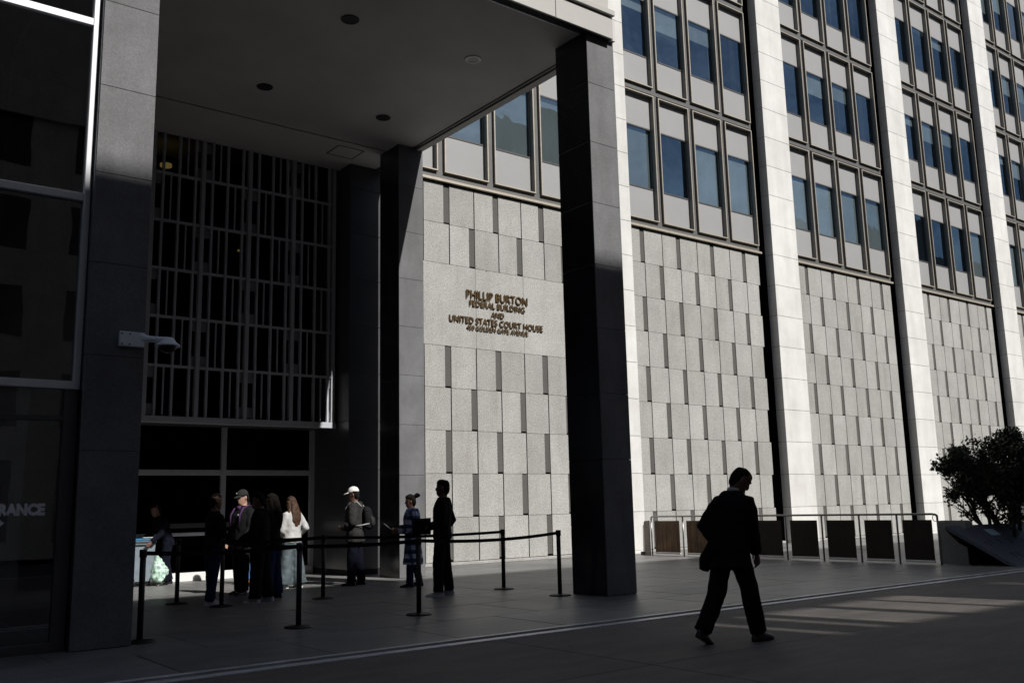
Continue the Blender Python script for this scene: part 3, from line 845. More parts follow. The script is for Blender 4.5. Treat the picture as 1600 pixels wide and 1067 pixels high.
# ------------------------------------------------------------------ shrub in the planter
sh = thing('planter_shrub', 'dark evergreen shrub with many bare stems growing behind the tilted planter', 'shrub', (21.3, 10.2, 0.4))
rs = random.Random(5)
stems = MB(); tips = []
def limb(p, d, r, ln, lv):
    pts = [p.copy()]; rad = [r]
    q = p.copy(); dd = d.copy()
    n = 5
    for i in range(n):
        dd = (dd + Vector((rs.uniform(-1, 1), rs.uniform(-1, 1), rs.uniform(-0.2, 0.6)))*0.20).normalized()
        q = q + dd*(ln/n); pts.append(q.copy()); rad.append(r*(1-0.5*(i+1)/n))
        if lv >= 2: tips.append((q.copy(), dd.copy()))
    stems.tube(pts, rad, None, 6 if lv < 2 else 4)
    if lv < 3:
        for i in range(3 if lv else 4):
            a = rs.uniform(0, 2*math.pi)
            side = Vector((math.cos(a), math.sin(a), 0.25))
            nd = (dd*0.75+side*0.75).normalized()
            limb(pts[rs.choice((2, 3, 4, 5))], nd, r*0.55, ln*0.62, lv+1)
for i in range(10):
    a = rs.uniform(0, 2*math.pi)
    base = Vector((21.1+rs.uniform(0, 0.9), 10.0-rs.uniform(-0.3, 1.3), 0.45))
    limb(base, Vector((0.45*math.cos(a), 0.45*math.sin(a), 1)).normalized(), 0.045, 1.15, 0)
for bx, by, ax, ay in ((21.1, 10.2, -0.1, 0.6), (21.3, 10.15, 0.1, 0.5), (21.2, 10.0, 0.0, 0.35), (21.2, 10.3, -0.05, 1.0), (21.25, 10.25, 0.1, 0.2)):
    limb(Vector((bx, by, 0.45)), Vector((ax, ay, 1)).normalized(), 0.045, 1.1, 0)
obj('stem', stems, MT['bark'], sh)
lv = MB()
vs = []; fs = []
for (q, dd) in tips:
    thin = q.y > 9.95
    k = 20 if thin else 26
    den = 0.5 if thin else 0.7
    if thin and noise.noise(q*2.1) < (0.16 if q.z < 1.9 else (0.02 if q.z < 2.35 else -0.25)): continue
    for i in range(int(k*(0.5+den))):
        c = q + Vector((rs.gauss(0, 0.065), rs.gauss(0, 0.065), rs.gauss(0, 0.06)))
        if c.z > 2.86 - 0.12*abs(noise.noise(Vector((c.x*2, c.y*2, 0)))*2): continue
        n_ = Vector((rs.uniform(-1, 1), rs.uniform(-1, 1), rs.uniform(0.0, 1.4))).normalized()
        a = n_.orthogonal().normalized(); a = (Matrix.Rotation(rs.uniform(0, 6.28), 3, n_) @ a); b_ = n_.cross(a)
        L, W = rs.uniform(0.06, 0.105), rs.uniform(0.02, 0.034)
        o_ = len(vs)
        vs += [c-a*L*0.5, c+b_*W+n_*0.006, c+a*L*0.5, c-b_*W+n_*0.006]
        fs.append((o_, o_+1, o_+2, o_+3))
for i in range(760):
    if i < 330: cc0 = Vector((rs.uniform(20.7, 22.3), rs.uniform(8.5, 9.85), rs.uniform(0.8, 2.8)))
    else: cc0 = Vector((rs.uniform(20.8, 21.7), rs.uniform(9.6, 10.75), rs.uniform(0.82, 2.78)))
    if noise.noise(cc0*2.4) < (-0.22 if i < 330 else 0.0): continue
    if i >= 330 and ((cc0.y-9.8)/0.95)**2 + ((cc0.z-1.8)/1.05)**2 > 1.0: continue
    for j in range(12):
        c = cc0 + Vector((rs.gauss(0, 0.06), rs.gauss(0, 0.06), rs.gauss(0, 0.05)))
        n_ = Vector((rs.uniform(-1, 1), rs.uniform(-1, 1), rs.uniform(0.0, 1.4))).normalized()
        a = n_.orthogonal().normalized(); a = (Matrix.Rotation(rs.uniform(0, 6.28), 3, n_) @ a); b_ = n_.cross(a)
        L, W = rs.uniform(0.06, 0.105), rs.uniform(0.02, 0.034)
        o_ = len(vs)
        vs += [c-a*L*0.5, c+b_*W+n_*0.006, c+a*L*0.5, c-b_*W+n_*0.006]
        fs.append((o_, o_+1, o_+2, o_+3))
lv.add(vs, fs)
lo = obj('foliage', lv, MT['leaf'], sh)
lo['kind'] = 'stuff'

# ------------------------------------------------------------------ belt stanchions
bpost = [MB().tube([(0, 0, 0), (0, 0, 0.012), (0, 0, 0.022), (0, 0, 0.035)], [0.175, 0.175, 0.15, 0.045], None, 28),
         MB().tube([(0, 0, 0.03), (0, 0, 0.94)], 0.034, None, 18),
         MB().tube([(0, 0, 0.93), (0, 0, 0.935), (0, 0, 1.01), (0, 0, 1.02)], [0.036, 0.042, 0.042, 0.036], None, 18)]
bme = [bpost[0].mesh('base', (0,0,0), True), bpost[1].mesh('post', (0,0,0), True), bpost[2].mesh('belt_head', (0,0,0), True)]
SP = {}
def stanchion(key, x, y, label):
    s_ = thing('belt_stanchion', label, 'stanchion', (x, y, 0), 0, 'belt stanchions of the queue')
    for nm, me in zip(('base', 'post', 'belt_head'), bme): link(nm, me, MT['black'], s_)
    SP[key] = s_
    return s_
stanchion('a', 3.41, 11.32, 'black belt post right beside the left granite column')
stanchion('b', 5.27, 11.18, 'black belt post in the front row, in front of the long haired woman')
stanchion('c', 7.04, 11.22, 'black belt post in front of the person in the plaid coat')
stanchion('d', 10.04, 11.80, 'black belt post closest to the front right granite column')
stanchion('e', 5.25, 15.60, 'black belt post closest to the grey bin and plastic bag')
stanchion('f', 7.25, 14.48, 'black belt post in the back row beside the person in the white cap')
stanchion('g', 10.2, 13.49, 'black belt post in front of the sunlit granite panels')
stanchion('h', 5.60, 14.6, 'black belt post hidden among the waiting group')
def belt(k0, k1, sag=0.05, mat='belt', end=None):
    a = SP[k0].location; b_ = SP[k1].location if end is None else Vector(end)
    d = (b_-a); d.z = 0; L = d.length; u = d/L; nrm_ = Vector((-u.y, u.x, 0))
    n = 10; v_ = []; f_ = []
    for i in range(n+1):
        t_ = i/n
        p = Vector((0, 0, 0.975)) + u*(0.04+(L-0.08)*t_) - Vector((0, 0, 4*sag*t_*(1-t_)))
        for s_ in (1, -1):
            for zz in (0.024, -0.024): v_.append(p+nrm_*0.0012*s_+Vector((0, 0, zz)))
    for i in range(n):
        o_ = i*4; q = o_+4
        f_ += [(o_, o_+1, q+1, q), (o_+2, q+2, q+3, o_+3), (o_, q, q+2, o_+2), (o_+1, o_+3, q+3, q+1)]
    m_ = MB().add(v_, f_)
    link('belt', m_.mesh('belt'), MT[mat], SP[k0])
belt('a', 'b', 0.03); belt('b', 'c', 0.02); belt('c', 'd', 0.05); belt('f', 'g', 0.03); belt('e', 'f', 0.02)
belt('h', 'f', 0.03); belt('b', 'h', 0.03)

# ------------------------------------------------------------------ people
PENDING = []
def remesh(o, vox, sm=4, wr=0.0, seed=0):
    m_ = o.modifiers.new('r', 'REMESH'); m_.mode = 'VOXEL'; m_.voxel_size = vox; m_.use_smooth_shade = True
    s_ = o.modifiers.new('s', 'SMOOTH'); s_.iterations = sm; s_.factor = 0.5
    PENDING.append((o, wr, seed))

def person(label, loc, heading, height, P, group=None):
    """one continuous body, clothes / hair / cap as children; local x forward, y left"""
    rt = thing('person', label, 'person', (loc[0], loc[1], 0), heading, group)
    k = height/1.75
    rt.scale = (k, k, k)
    lean = math.radians(P.get('lean', 3)); bulk = P.get('bulk', 1.0)
    # legs FK (from hip down)
    HZ = 0.93
    legs = {}
    low = 9
    for sd, key in ((1, 'legL'), (-1, 'legR')):
        hip, abd, kn, ft = [math.radians(v) for v in P.get(key, (2, 3, 3, 0))]
        h = Vector((0, 0.088*sd, 0))
        kn_p = h + Vector((math.sin(hip), sd*math.sin(abd), -math.cos(hip)*math.cos(abd)))*0.44
        a = hip-kn
        an = kn_p + Vector((math.sin(a), sd*math.sin(abd)*0.5, -math.cos(a)))*0.41
        fd = Vector((math.cos(ft), sd*0.12, math.sin(ft))).normalized(); fu = Vector((-math.sin(ft), 0, math.cos(ft)))
        legs[sd] = (h, kn_p, an, fd, fu)
        for q in (an-fd*0.06-fu*0.08, an+fd*0.17-fu*0.08): low = min(low, q.z)
    base = Vector((0, 0, -low))
    hipc = base
    up = Vector((math.sin(lean), 0, math.cos(lean))); fx_ = Vector((math.cos(lean), 0, -math.sin(lean)))
    tw = math.radians(P.get('twist', 0))
    def T_(x, y, z):      # torso point; z measured from hip level
        f = max(0, min(1, (z-0.0)/0.15))
        pv = Vector((x, y, z))
        up2 = Vector((0, 0, 1)).lerp(up, f); fx2 = Vector((1, 0, 0)).lerp(fx_, f)
        c_, s_ = math.cos(tw*f), math.sin(tw*f)
        X = x*c_-y*s_; Y = x*s_+y*c_
        return hipc + up2*z + fx2*X + Vector((0, 1, 0))*Y
    body = MB()
    def torso_rings(gr, hem, bf=1.0, flare=0.0, tail=0.0):
        prof = [(-0.10, .160, .105, -.01), (0.0, .168, .115, -.008), (.12, .152, .102, .0), (.25, .162, .108, .008), (.38, .176, .114, .004), (.44, .166, .106, -.004), (.495, .135, .090, -.012), (.54, .092, .073, -.015), (.57, .066, .062, -.012)]
        out = []
        zs_ = [p for p in prof if p[0] > hem+0.01]
        first = prof[0]
        for p in prof:
            if p[0] <= hem: first = p
        ext = [(hem, first[1]*(1+flare), first[2]*(1+flare), first[3]-tail)]
        for (z_, ra, rb, xo) in ext+zs_:
            ring_ = []
            wv = max(0, (0.1-z_))*0.5
            for i in range(20):
                th = 2*math.pi*i/20
                wr_ = 1+wv*0.12*math.sin(5*th+1)
                cx_ = math.copysign(abs(math.cos(th))**0.85, math.cos(th)); sy_ = math.copysign(abs(math.sin(th))**0.85, math.sin(th))
                ring_.append(T_(xo+(rb*bf+gr)*wr_*cx_, (ra*bf+gr)*wr_*sy_, z_))
            out.append(ring_)
        return out
    body.rings(torso_rings(0, -0.10))
    # neck + head
    hp = math.radians(P.get('headp', 5)); hy = math.radians(P.get('heady', 0))
    nb = T_(-0.012, 0, 0.545)
    Rh = Matrix.Rotation(hy, 3, 'Z') @ Matrix.Rotation(hp, 3, 'Y')
    piv = T_(-0.01, 0, 0.60)
    def Hd(x, y, z): return piv + Rh @ Vector((x+0.012, y, z))     # z from chin-ish level
    body.tube([nb, T_(-0.01, 0, 0.58), Hd(-0.03, 0, 0.05)], [.062, .056, .054], (0, 1, 0), 14)
    hr = [(-.035, .030, .040, -.02), (-.012, .042, .082, -.04), (.01, .05, .092, -.06), (.045, .061, .092, -.085), (.07, .067, .091, -.095), (.10, .071, .087, -.101), (.13, .074, .083, -.103), (.155, .075, .091, -.104), (.185, .072, .083, -.098), (.212, .058, .06, -.08), (.232, .034, .026, -.05), (.239, .008, .0, -.02)]
    rings_ = []
    for (z_, w_, xf, xb) in hr:
        cx_ = (xf+xb)/2; rx_ = (xf-xb)/2
        rings_.append([Hd(cx_+rx_*math.cos(2*math.pi*i/20), w_*math.sin(2*math.pi*i/20), z_) for i in range(20)])
    body.rings(rings_)
    body.tube([Hd(.083, 0, .135), Hd(.103, 0, .095), Hd(.100, 0, .078), Hd(.08, 0, .074)], [.009, .013, .015, .010], (0, 1, 0), 10)
    body.tube([Hd(.083, .022, .040), Hd(.096, 0, .044), Hd(.083, -.022, .040)], .008, (0, 0, 1), 8)
    body.tube([Hd(.083, .018, .029), Hd(.095, 0, .030), Hd(.083, -.018, .029)], .008, (0, 0, 1), 8)
    for s_ in (1, -1):
        body.tube([Hd(.088, .012*s_, .145), Hd(.082, .045*s_, .148)], .009, (0, 0, 1), 8)
        body.ball(Hd(-.012, .077*s_, .098), (.017, .011, .032), 10, 8)
    # arms
    sleeves = MB(); hands = []
    gr = P.get('grow', 0.02)
    for sd, key in ((1, 'armL'), (-1, 'armR')):
        f, ab, el, inw = [math.radians(v) for v in P.get(key, (2, 10, 12, 5))]
        sh_ = T_(-0.005, 0.178*sd*bulk, 0.475)
        ua = Vector((math.sin(f)*math.cos(ab), sd*math.sin(ab), -math.cos(f)*math.cos(ab)))
        eb = sh_+ua*0.295
        fa_ = Vector((math.sin(f+el)*math.cos(inw), -sd*math.sin(inw)+sd*0.3*math.sin(ab), -math.cos(f+el)*math.cos(inw))).normalized()
        wr = eb+fa_*0.25
        body.tube([T_(0, 0.11*sd, 0.475), sh_, sh_.lerp(eb, .35), sh_.lerp(eb, .75), eb, eb.lerp(wr, .3), eb.lerp(wr, .75), wr], [.055, .056, .05, .043, .041, .042, .032, .026], None, 12)
        sl = P.get('sleeve', 1.0)
        sp_ = [T_(-.005, 0.09*sd, 0.475), sh_+Vector((0, 0, -.012)), sh_.lerp(eb, .35), sh_.lerp(eb, .75), eb, eb.lerp(wr, .4), eb.lerp(wr, .98)]
        sr = [.058+gr*.4, .062+gr*.5, .058+gr*.6, .05+gr*.7, .05+gr*.7, .047+gr*.6, .040+gr*.6]
        if sl < 0.6: sp_, sr = sp_[:4], sr[:4]
        sleeves.tube(sp_, sr, None, 14)
        # hand
        perp = fa_.cross(Vector((0, sd, 0))); perp = (perp.normalized() if perp.length > 1e-4 else Vector((1, 0, 0)))
        if key in P.get('palmup', ()): perp, wid_n = Vector((0, sd, 0)), None
        nside = perp                                # across the palm
        nn = fa_.cross(nside).normalized()          # palm normal
        pc = wr+fa_*0.05
        body.tube([wr-fa_*0.02, wr+fa_*0.02, wr+fa_*0.05, wr+fa_*0.09], [(.026, .022), (.036, .018), (.042, .017), (.040, .013)], nside, 12)
        curl = P.get('curl', {}).get(key, 0.35)
        for i, (o_, ln_) in enumerate(((-1.5, .060), (-.5, .073), (.5, .078), (1.5, .070))):
            b0 = wr+fa_*0.085+nside*(o_*0.021)
            sgn = 1 if nn.y*sd < 0 else -1
            d1 = (fa_+nn*sgn*curl*0.5+nside*o_*0.05).normalized(); d2 = (fa_+nn*sgn*curl*1.6+nside*o_*0.04).normalized()
            body.tube([b0-fa_*0.02, b0+d1*ln_*.5, b0+d1*ln_*.5+d2*ln_*.45], [.0095, .009, .0075], None, 8)
        tb_ = wr+fa_*0.03+nside*(0.032)
        td = (fa_*0.75+nside*0.6).normalized()
        body.tube([tb_-nside*0.012, tb_+td*0.035, tb_+td*0.035+(fa_*.95+nside*.1).normalized()*0.03], [.014, .0115, .009], None, 8)
        hands.append((sd, wr, fa_, nside, pc))
    # legs + feet
    tr = MB(); shoes = []
    tg = P.get('baggy', 0.015); hemw = P.get('hemw', 0.0)
    for sd in (1, -1):
        h, kn_p, an, fd, fu = [v if i > 2 else v+base for i, v in enumerate(legs[sd])]
        body.tube([h+Vector((0, 0, .03)), h.lerp(kn_p, .3), h.lerp(kn_p, .7), kn_p, kn_p.lerp(an, .3), kn_p.lerp(an, .75), an], [.088, .08, .064, .053, .055, .042, .036], (0, 1, 0), 14)
        heel = an-fd*0.06-fu*0.055; toe = an+fd*0.17-fu*0.062
        body.tube([heel, an-fu*0.045+fd*0.0, an+fd*0.08-fu*0.052, toe], [(.03, .025), (.036, .035), (.042, .026), (.03, .014)], (0, 1, 0), 12)
        n1 = [h+Vector((0, 0, .05)), h.lerp(kn_p, .25), h.lerp(kn_p, .65), kn_p, kn_p.lerp(an, .35), kn_p.lerp(an, .8), an-(an-kn_p).normalized()*-0.012]
        tr.tube(n1, [.088+tg*.6, .09+tg*.8, .076+tg, .067+tg*1.1+hemw*.2, .064+tg*1.2+hemw*.5, .056+tg*1.3+hemw*.9, .056+tg*1.4+hemw], (0, 1, 0), 16)
        shm = MB()
        secs = []
        for (u_, w_, hh) in ((-.085, .018, .035), (-.075, .034, .075), (-.03, .040, .095), (.02, .042, .10), (.07, .046, .075), (.13, .048, .052), (.175, .038, .04), (.20, .012, .022)):
            ctr = an+fd*u_-fu*0.085
            secs.append([ctr+Vector((0, 1, 0))*(w_*math.cos(a)) + fu*(hh*max(0, math.sin(a)) if math.sin(a) > 0 else 0.012*math.sin(a)) for a in [2*math.pi*i/16 for i in range(16)]])
        shm.rings(secs)
        shoes.append(shm)
    tr.rings(torso_rings(tg*0.6+0.006, -0.12)[:3])
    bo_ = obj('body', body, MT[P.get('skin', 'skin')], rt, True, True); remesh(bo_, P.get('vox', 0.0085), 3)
    if 'trousers' in P:
        t_ = obj('trousers', tr, MT[P['trousers']], rt, True, True); remesh(t_, 0.013, 5, 0.011, 3)
    top = MB(); top.rings(torso_rings(gr, P.get('hem', -0.10), 1.0*bulk, P.get('flare', 0.05), P.get('tail', 0.0)))
    top.add(sleeves.v, sleeves.f)
    top.tube([T_(-0.012, 0, .52), T_(-0.012, 0, .575)], [(.085, .085), (.066, .066)], (0, 1, 0), 16)
    if P.get('hood'):
        top.tube([T_(-.05, .10, .55), T_(-.10, .05, .53), T_(-.115, 0, .51), T_(-.10, -.05, .53), T_(-.05, -.10, .55)], [.03, .045, .05, .045, .03], (0, 0, 1), 12)
    for q in P.get('extra', []):
        top.tube([T_(*p_) for p_ in q[0]], q[1], (0, 1, 0), 14)
    tn = obj(P.get('topname', 'jacket'), top, MT[P['top']], rt, True, True); remesh(tn, 0.013, 9, P.get('wrinkle', 0.012), 8)
    if P.get('collar'):
        obj('shirt_collar', MB().tube([T_(-.022, 0, .565), T_(-.024, 0, .60)], [(.066, .064), (.062, .06)], (0, 1, 0), 18), MT[P['collar']], rt, True, True)
    for s_ in shoes:
        so = obj('shoe', s_, MT[P.get('shoe', 'shoe')], rt, True, True); remesh(so, 0.008, 3)
    # hair / cap
    if P.get('hairm'):
        hm = MB()
        hh = [(-.005, .040, -.04, -.066), (.025, .060, -.036, -.096), (.06, .073, -.02, -.109), (.11, .079, -.005, -.115), (.15, .080, .03, -.116), (.178, .078, .083, -.111), (.21, .068, .080, -.097), (.234, .046, .055, -.07), (.249, .012, .01, -.03)]
        if P.get('cap'): hh = hh[:5]
        hm.rings([[Hd((a+b_)/2+(a-b_)/2*math.cos(2*math.pi*i/20), w_*math.sin(2*math.pi*i/20), z_) for i in range(20)] for (z_, w_, a, b_) in hh])
        if P.get('long'):
            hm.tube([Hd(-.05, 0, .15), Hd(-.075, .0, .03), T_(-.115, 0, .50), T_(-.125, 0, .36), T_(-.12, 0, .24)], [(.085, .06), (.09, .06), (.12, .05), (.12, .045), (.07, .025)], (0, 1, 0), 16)
            for s_ in (1, -1): hm.tube([Hd(.01, .075*s_, .14), Hd(.0, .082*s_, .05), T_(-.03, .115*s_, .50), T_(-.06, .10*s_, .36)], [.03, .035, .045, .03], None, 10)
        if P.get('bun'): hm.ball(Hd(-.135, 0, .205), .052, 12, 8); hm.ball(Hd(-.175, 0, .20), .03, 8, 6)
        ho = obj('hair', hm, MT[P['hairm']], rt, True, True); remesh(ho, 0.009, 2, 0.016, 21)
    if P.get('cap'):
        cm = MB()
        ch = [(.135, .083, .098, -.112), (.165, .084, .100, -.113), (.20, .076, .090, -.102), (.228, .056, .064, -.078), (.245, .03, .03, -.045), (.25, .006, 0, -.01)]
        cm.rings([[Hd((a+b_)/2+(a-b_)/2*math.cos(2*math.pi*i/20), w_*math.sin(2*math.pi*i/20), z_) for i in range(20)] for (z_, w_, a, b_) in ch])
        cp = obj('cap', cm, MT[P['cap']], rt, True, True)
        br = MB(); sec = []
        for (x_, w_, z_) in ((.07, .070, .150), (.11, .072, .146), (.15, .060, .138), (.178, .03, .131)):
            sec.append([Hd(x_, w_*math.cos(a), z_+.006*math.sin(a)-.012*(math.cos(a)**2)) for a in [2*math.pi*i/12 for i in range(12)]])
        br.rings(sec)
        obj('cap_brim', br, MT[P['cap']], cp, True, True)
        if P.get('badge'): obj('cap_badge', MB().ball(Hd(.098, -.02, .195), (.006, .014, .012), 8, 6), MT['paper'], cp, True, True)
    return rt, T_, Hd, hands, k

def towards(dx, dy): return math.atan2(dy, dx)
def to_world(rt, k, p):
    a = rt.rotation_euler.z; p = p*k
    return Vector((rt.location.x+p.x*math.cos(a)-p.y*math.sin(a), rt.location.y+p.x*math.sin(a)+p.y*math.cos(a), p.z))

person('man in a black suit walking alone across the pavement with his head bowed', (7.84, 6.50), towards(1.0, 0.02), 1.80,
       dict(lean=13, headp=40, heady=-30, legL=(-15, 2, 19, -24), legR=(19, 1, 5, 2), armL=(-34, 20, 58, 30), armR=(8, -3, 10, 4), top='suit', trousers='suit', topname='suit_jacket',
            hem=-0.19, flare=0.12, tail=0.05, grow=0.030, bulk=1.06, baggy=0.022, hemw=0.002, wrinkle=0.014, collar='wknit', hairm='hair', shoe='shoe', vox=0.007,
            extra=[([(-.06, .13, .08), (-.12, .20, -.08), (-.15, .23, -.22)], [(.07, .06), (.085, .05), (.07, .03)]), ([(-.03, .15, .34), (-.07, .19, .22), (-.09, .19, .08)], [.06, .075, .07])], curl=dict(armR=0.8)))
r2 = person('man in dark shirt standing in profile with a folder, wearing pale sneakers', (8.82, 13.33), towards(-0.72, 0.60), 1.86,
       dict(lean=-2, headp=2, legL=(6, 4, 6, 0), legR=(-5, 5, 2, 0), armL=(-4, 6, 78, 14), armR=(-24, 20, 66, 14), top='dark', trousers='dark', topname='shirt', hem=-0.08, grow=0.03, bulk=1.05,
            baggy=0.018, hairm='hair', shoe='sneak', vox=0.008))
r3 = person('person with a hair bun in a long blue plaid coat holding a sheet of paper', (9.50, 15.35), towards(-0.76, 0.50), 1.66,
       dict(lean=2, headp=8, legL=(5, 4, 3, 0), legR=(-6, 4, 5, 0), armL=(2, 8, 78, 16), armR=(6, 8, 80, 16), top='plaid', trousers='denim', topname='coat', hem=-0.50, flare=0.38, grow=0.055,
            baggy=0.012, hairm='hair', bun=True, shoe='shoe'))
r4 = person('person in a white cap and charcoal jacket with a black backpack', (8.95, 16.55), towards(-0.70, 0.62), 1.84,
       dict(lean=2, headp=8, legL=(4, 4, 4, 0), legR=(-4, 4, 4, 0), armL=(-6, 10, 75, 26), armR=(-10, 14, 80, 24), top='charcoal', trousers='navy', hem=-0.16, flare=0.08, grow=0.05, bulk=1.08, hood=True,
            baggy=0.02, hairm='hair', cap='capw', shoe='shoe'))
r5 = person('man in a black cap and black hoodie with purple straps, face in the sun', (6.64, 16.45), towards(-0.86, -0.25), 1.80,
       dict(lean=-2, headp=10, legL=(5, 5, 4, 0), legR=(-4, 5, 4, 0), armL=(5, 8, 25, 12), armR=(2, 12, 30, 14), top='dark', trousers='dark', topname='hoodie', hem=-0.04, grow=0.03, bulk=1.1, hood=True,
            baggy=0.022, hairm='hair', cap='capb', badge=True, skin='lit_skin', shoe='shoe', vox=0.0075))
r6 = person('person all in black with pale sneakers in front of the group', (6.30, 14.80), towards(-0.80, 0.55), 1.72,
       dict(lean=3, headp=10, legL=(5, 3, 3, 0), legR=(-6, 4, 5, 0), armL=(15, 8, 40, 10), armR=(8, 10, 40, 10), top='dark', trousers='dark', topname='hoodie', hem=-0.12, grow=0.03, bulk=1.02, hood=True,
            baggy=0.03, hairm='hair', shoe='sneak'))
r7 = person('person with dark hair, black jumper and dark blue jeans in the group', (6.72, 15.30), towards(-0.75, 0.60), 1.70,
       dict(lean=1, headp=5, legL=(4, 4, 3, 0), legR=(-3, 4, 3, 0), armL=(10, 8, 40, 12), armR=(6, 10, 60, 14), top='dark', trousers='denim', topname='jumper', hem=-0.10, grow=0.022,
            baggy=0.024, hemw=0.015, hairm='hair', long=True, shoe='shoe'))
r8 = person('woman with long brown hair, white jumper and wide washed jeans', (7.88, 17.05), towards(-0.35, 0.93), 1.68,
       dict(lean=2, headp=6, heady=14, skin='lit_skin', legL=(5, 4, 3, 0), legR=(-4, 4, 4, 0), armL=(8, 8, 40, 10), armR=(-16, 26, 66, 14), top='wknit', trousers='ldenim', topname='jumper', hem=-0.06, grow=0.038,
            baggy=0.04, hemw=0.035, hairm='bhair', long=True, shoe='wsneak'))
r9 = person('person in bright blue jeans and orange shoes, mostly hidden behind the group', (7.74, 18.95), towards(-0.9, 0.2), 1.66,
       dict(lean=2, headp=4, legL=(5, 4, 3, 0), legR=(-3, 4, 3, 0), top='dark', trousers='bdenim', topname='jacket', grow=0.03, hairm='hair', shoe='orange', baggy=0.02))
r10 = person('person in dark clothes and navy jeans at the left end of the group', (5.60, 15.02), towards(0.8, 0.1), 1.70,
       dict(lean=2, headp=4, legL=(5, 4, 3, 0), legR=(-5, 4, 4, 0), armL=(15, 8, 45, 10), armR=(10, 8, 45, 10), top='dark', trousers='denim', topname='jacket', grow=0.02, hairm='hair', shoe='sneak', baggy=0.014))
r11 = person('stooping person in grey shirt and navy trousers beside the bin', (6.52, 20.15), towards(-0.75, -0.1), 1.66,
       dict(lean=22, headp=22, legL=(8, 5, 6, 0), legR=(-8, 5, 6, 0), armL=(10, 8, 40, 6), armR=(12, 10, 45, 6), top='navy', trousers='navy', topname='shirt', grow=0.03, hairm='hair', shoe='shoe', baggy=0.025))

# held and worn things
rt, T_, Hd, hands, k = r2
hw = to_world(rt, k, hands[0][1]+hands[0][2]*0.06)
fol = thing('folder', 'black folder held at the waist by the man in profile', 'folder', hw, rt.rotation_euler.z)
fo = MB().box(-0.10, 0.20, -0.02, 0.02, -0.10, 0.16, 0.004)
obj('cover', fo, MT['dark'], fol, False, True)
obj('pages', MB().box(-0.09, 0.203, -0.013, 0.013, -0.094, 0.154), MT['charcoal'], fol, False, True)
rt, T_, Hd, hands, k = r3
hw = to_world(rt, k, (hands[0][1]+hands[0][2]*0.20+hands[1][1]+hands[1][2]*0.20)/2)
pp = thing('paper_sheet', 'white sheet of paper held out by the person in plaid', 'paper', hw, rt.rotation_euler.z)
sec = []
for i in range(7):
    x_ = -0.08+0.028*i; z_ = 0.02+0.020*i-0.006*math.sin(i*0.9)
    sec.append([(x_, -0.13, z_), (x_, 0.11, z_+0.008), (x_, 0.11, z_+0.0095), (x_, -0.11, z_+0.0015)])
obj('sheet', MB().rings(sec), MT['paper'], pp, False, True)
rt, T_, Hd, hands, k = r4
bp_ = thing('backpack', 'black backpack with pale grey straps on the person in the white cap', 'backpack', rt.location, rt.rotation_euler.z)
bp_.scale = (k, k, k)
pk = MB()
pk.tube([T_(-.235, 0, .06), T_(-.25, 0, .10), T_(-.255, 0, .25), T_(-.235, 0, .40), T_(-.215, 0, .46)], [(.10, .05), (.15, .085), (.155, .09), (.14, .075), (.08, .04)], (0, 1, 0), 18)
b0 = obj('pack', pk, MT['dark'], bp_, True, True); remesh(b0, 0.012, 4, 0.006, 5)
pk2 = MB().tube([T_(-.325, 0, .10), T_(-.34, 0, .15), T_(-.335, 0, .24), T_(-.315, 0, .28)], [(.08, .02), (.115, .035), (.115, .035), (.08, .02)], (0, 1, 0), 16)
obj('front_pocket', pk2, MT['charcoal'], bp_, True, True)
for s_ in (1, -1):
    obj('shoulder_strap', MB().tube([T_(-.16, .10*s_, .47), T_(-.08, .115*s_, .56), T_(.05, .115*s_, .545), T_(.125, .12*s_, .46), T_(.15, .13*s_, .32)], [(.028, .008)]*5, (0, 1, 0), 8), MT['strap'], bp_, True, True)
    obj('side_strap', MB().tube([T_(-.30, .13*s_, .16), T_(-.18, .185*s_, .14), T_(-.05, .22*s_, .13)], [(.004, .010)]*3, (0, 1, 0), 8), MT['strap'], bp_, True, True)
rt, T_, Hd, hands, k = r5
for s_ in (1, -1):
    o = obj('purple_strap', MB().tube([T_(-.10, .10*s_, .56), T_(-.02, .112*s_, .575), T_(.09, .115*s_, .52), T_(.162, .12*s_, .40), T_(.165, .125*s_, .22)], [(.022, .008)]*5, (0, 1, 0), 8), MT['purple'], rt, True, True)
obj('shirt_front', MB().tube([T_(.10, 0, .50), T_(.085, 0, .555)], [(.06, .03), (.045, .02)], (0, 1, 0), 12), MT['purple'], rt, True, True)
obj('chest_logo', MB().ball(T_(.148, .06, .40), (.006, .014, .018), 8, 6), MT['paper'], rt, True, True)

# bin, rags and bag
bn = thing('waste_bin', 'grey wheeled bin just visible beside the left column', 'bin', (6.02, 20.25, 0))
bq = MB().rings([[(6.02+sx*a, 20.25+sy*b_, z_) for sx, sy in ((-1, -1), (1, -1), (1, 1), (-1, 1))] for a, b_, z_ in ((.20, .24, .10), (.235, .27, .85), (.255, .29, .86), (.255, .29, .90))])
obj('tub', bq, MT['binm'], bn)
for wx in (-0.17, 0.17): obj('wheel', MB().tube([(6.02+wx-0.02, 20.02, 0.08), (6.02+wx+0.02, 20.02, 0.08)], 0.08, None, 16), MT['black'], bn)
obj('handle', MB().tube([(5.84, 19.95, .84), (5.84, 19.90, .88), (6.20, 19.90, .88), (6.20, 19.95, .84)], 0.015, None, 8), MT['black'], bn)
rg = thing('folded_rag', 'bright blue rag lying on top of the grey bin', 'rag', (6.05, 20.2, 0.9))
obj('rag', MB().box(5.86, 6.26, 20.0, 20.4, 0.905, 0.945, 0.012), MT['bluerag'], rg)
obj('white_fold', MB().box(6.0, 6.28, 19.98, 20.3, 0.947, 0.967, 0.008), MT['capw'], rg)
pb = thing('plastic_bag', 'green and white plastic bag hanging full beside the bin', 'bag', (6.36, 20.0, 0.05))
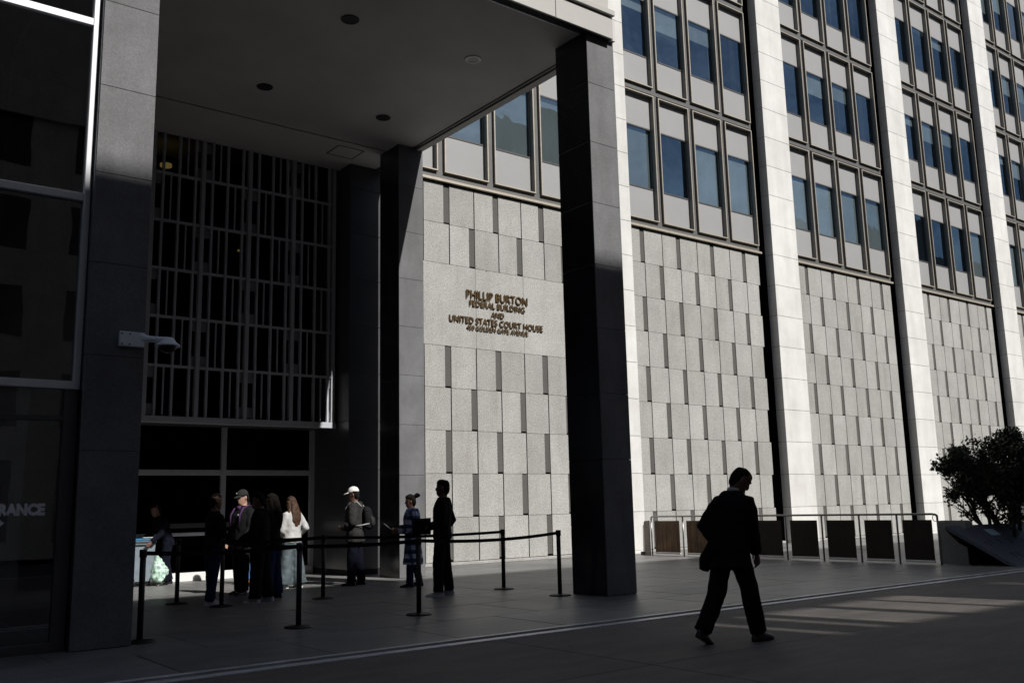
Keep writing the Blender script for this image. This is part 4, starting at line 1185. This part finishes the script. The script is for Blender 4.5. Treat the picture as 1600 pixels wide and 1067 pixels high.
b1 = obj('bag', MB().tube([(6.33, 20.0, .06), (6.35, 20.0, .10), (6.36, 20.0, .28), (6.34, 20.0, .44), (6.30, 20.0, .55), (6.28, 20.0, .62)], [(.08, .07), (.15, .12), (.175, .13), (.13, .09), (.05, .03), (.02, .015)], (1, 0, 0), 18), MT['bag'], pb, True); remesh(b1, 0.014, 2, 0.03, 2)

# ------------------------------------------------------------------ finish the people: bake remesh, wrinkle the cloth
dg = bpy.context.evaluated_depsgraph_get(); dg.update()
for (o, wr, seed) in PENDING:
    me = bpy.data.meshes.new_from_object(o.evaluated_get(dg))
    mats = list(o.data.materials)
    o.modifiers.clear(); o.data = me
    me.materials.clear()
    for m_ in mats: me.materials.append(m_)
    if wr:
        so = Vector((seed*3.1, seed*1.7, seed))
        cos = [v.co + v.normal*(wr*(noise.noise(Vector((v.co.x*7, v.co.y*7, v.co.z*4.5))+so)+0.6*noise.noise(Vector((v.co.x*16, v.co.y*16, v.co.z*13))+so))) for v in me.vertices]
        me.vertices.foreach_set('co', [c_ for v in cos for c_ in v])
    me.polygons.foreach_set('use_smooth', [True]*len(me.polygons))
    me.update()

# ------------------------------------------------------------------ across the street (behind the camera, throws the shade)
op = thing('office_block_opposite', 'pale stone office block across the street, seen only mirrored in glass', 'building', (5, -15, 0))
obj('wall', MB().box(-70, 110, -40, -14.4, 0, 17.4), MT['opp'], op)
for r in range(5):
    z0 = 0.6 if r == 0 else 4.6+3.2*(r-1)
    m_ = MB()
    x = -40
    while x < 70:
        m_.box(x, x+1.5, -14.45, -14.38, z0, z0+(2.8 if r == 0 else 1.9)); x += 3.0
    obj('window_row', m_, MT['oppw'], op)
obj('sky_block_wing', MB().box(-70, 5.3, -40, -14.2, 17.42, 58), MT['opp'], op)  # added wing that shuts out sky light on the left
for r in range(11):
    m_ = MB(); x = -40; z0 = 18.6+3.5*r
    while x < 4:
        m_.box(x, x+1.5, -14.25, -14.18, z0, z0+2.1); x += 3.0
    obj('window_row', m_, MT['oppw'], op)
# added rooftop screen; its slits are shaped to throw sun patches on the sidewalk
SL = [(13.20, 13.30)]
def patch_slits(a, b_, op_, pi_):
    x = a
    while x < b_: SL.append((x, x+op_)); x += pi_
SL += [(14.02, 14.12)]
patch_slits(14.55, 15.55, 0.18, 0.25); patch_slits(15.85, 16.55, 0.18, 0.23); patch_slits(16.95, 17.6, 0.18, 0.25); patch_slits(20.3, 20.7, 0.07, 0.22)
SL.sort()
m_ = MB(); xx = -70
for a, b_ in SL:
    m_.box(xx, a, -14.12, -14.0, 18.7, 20.4); xx = b_
m_.box(xx, 110, -14.12, -14.0, 18.7, 20.4)
m_.box(-70, 110, -14.12, -14.0, 16.0, 18.698).box(-70, 110, -14.12, -14.0, 20.402, 28.75)
obj('sun_patch_screen', m_, MT['opp'], op)
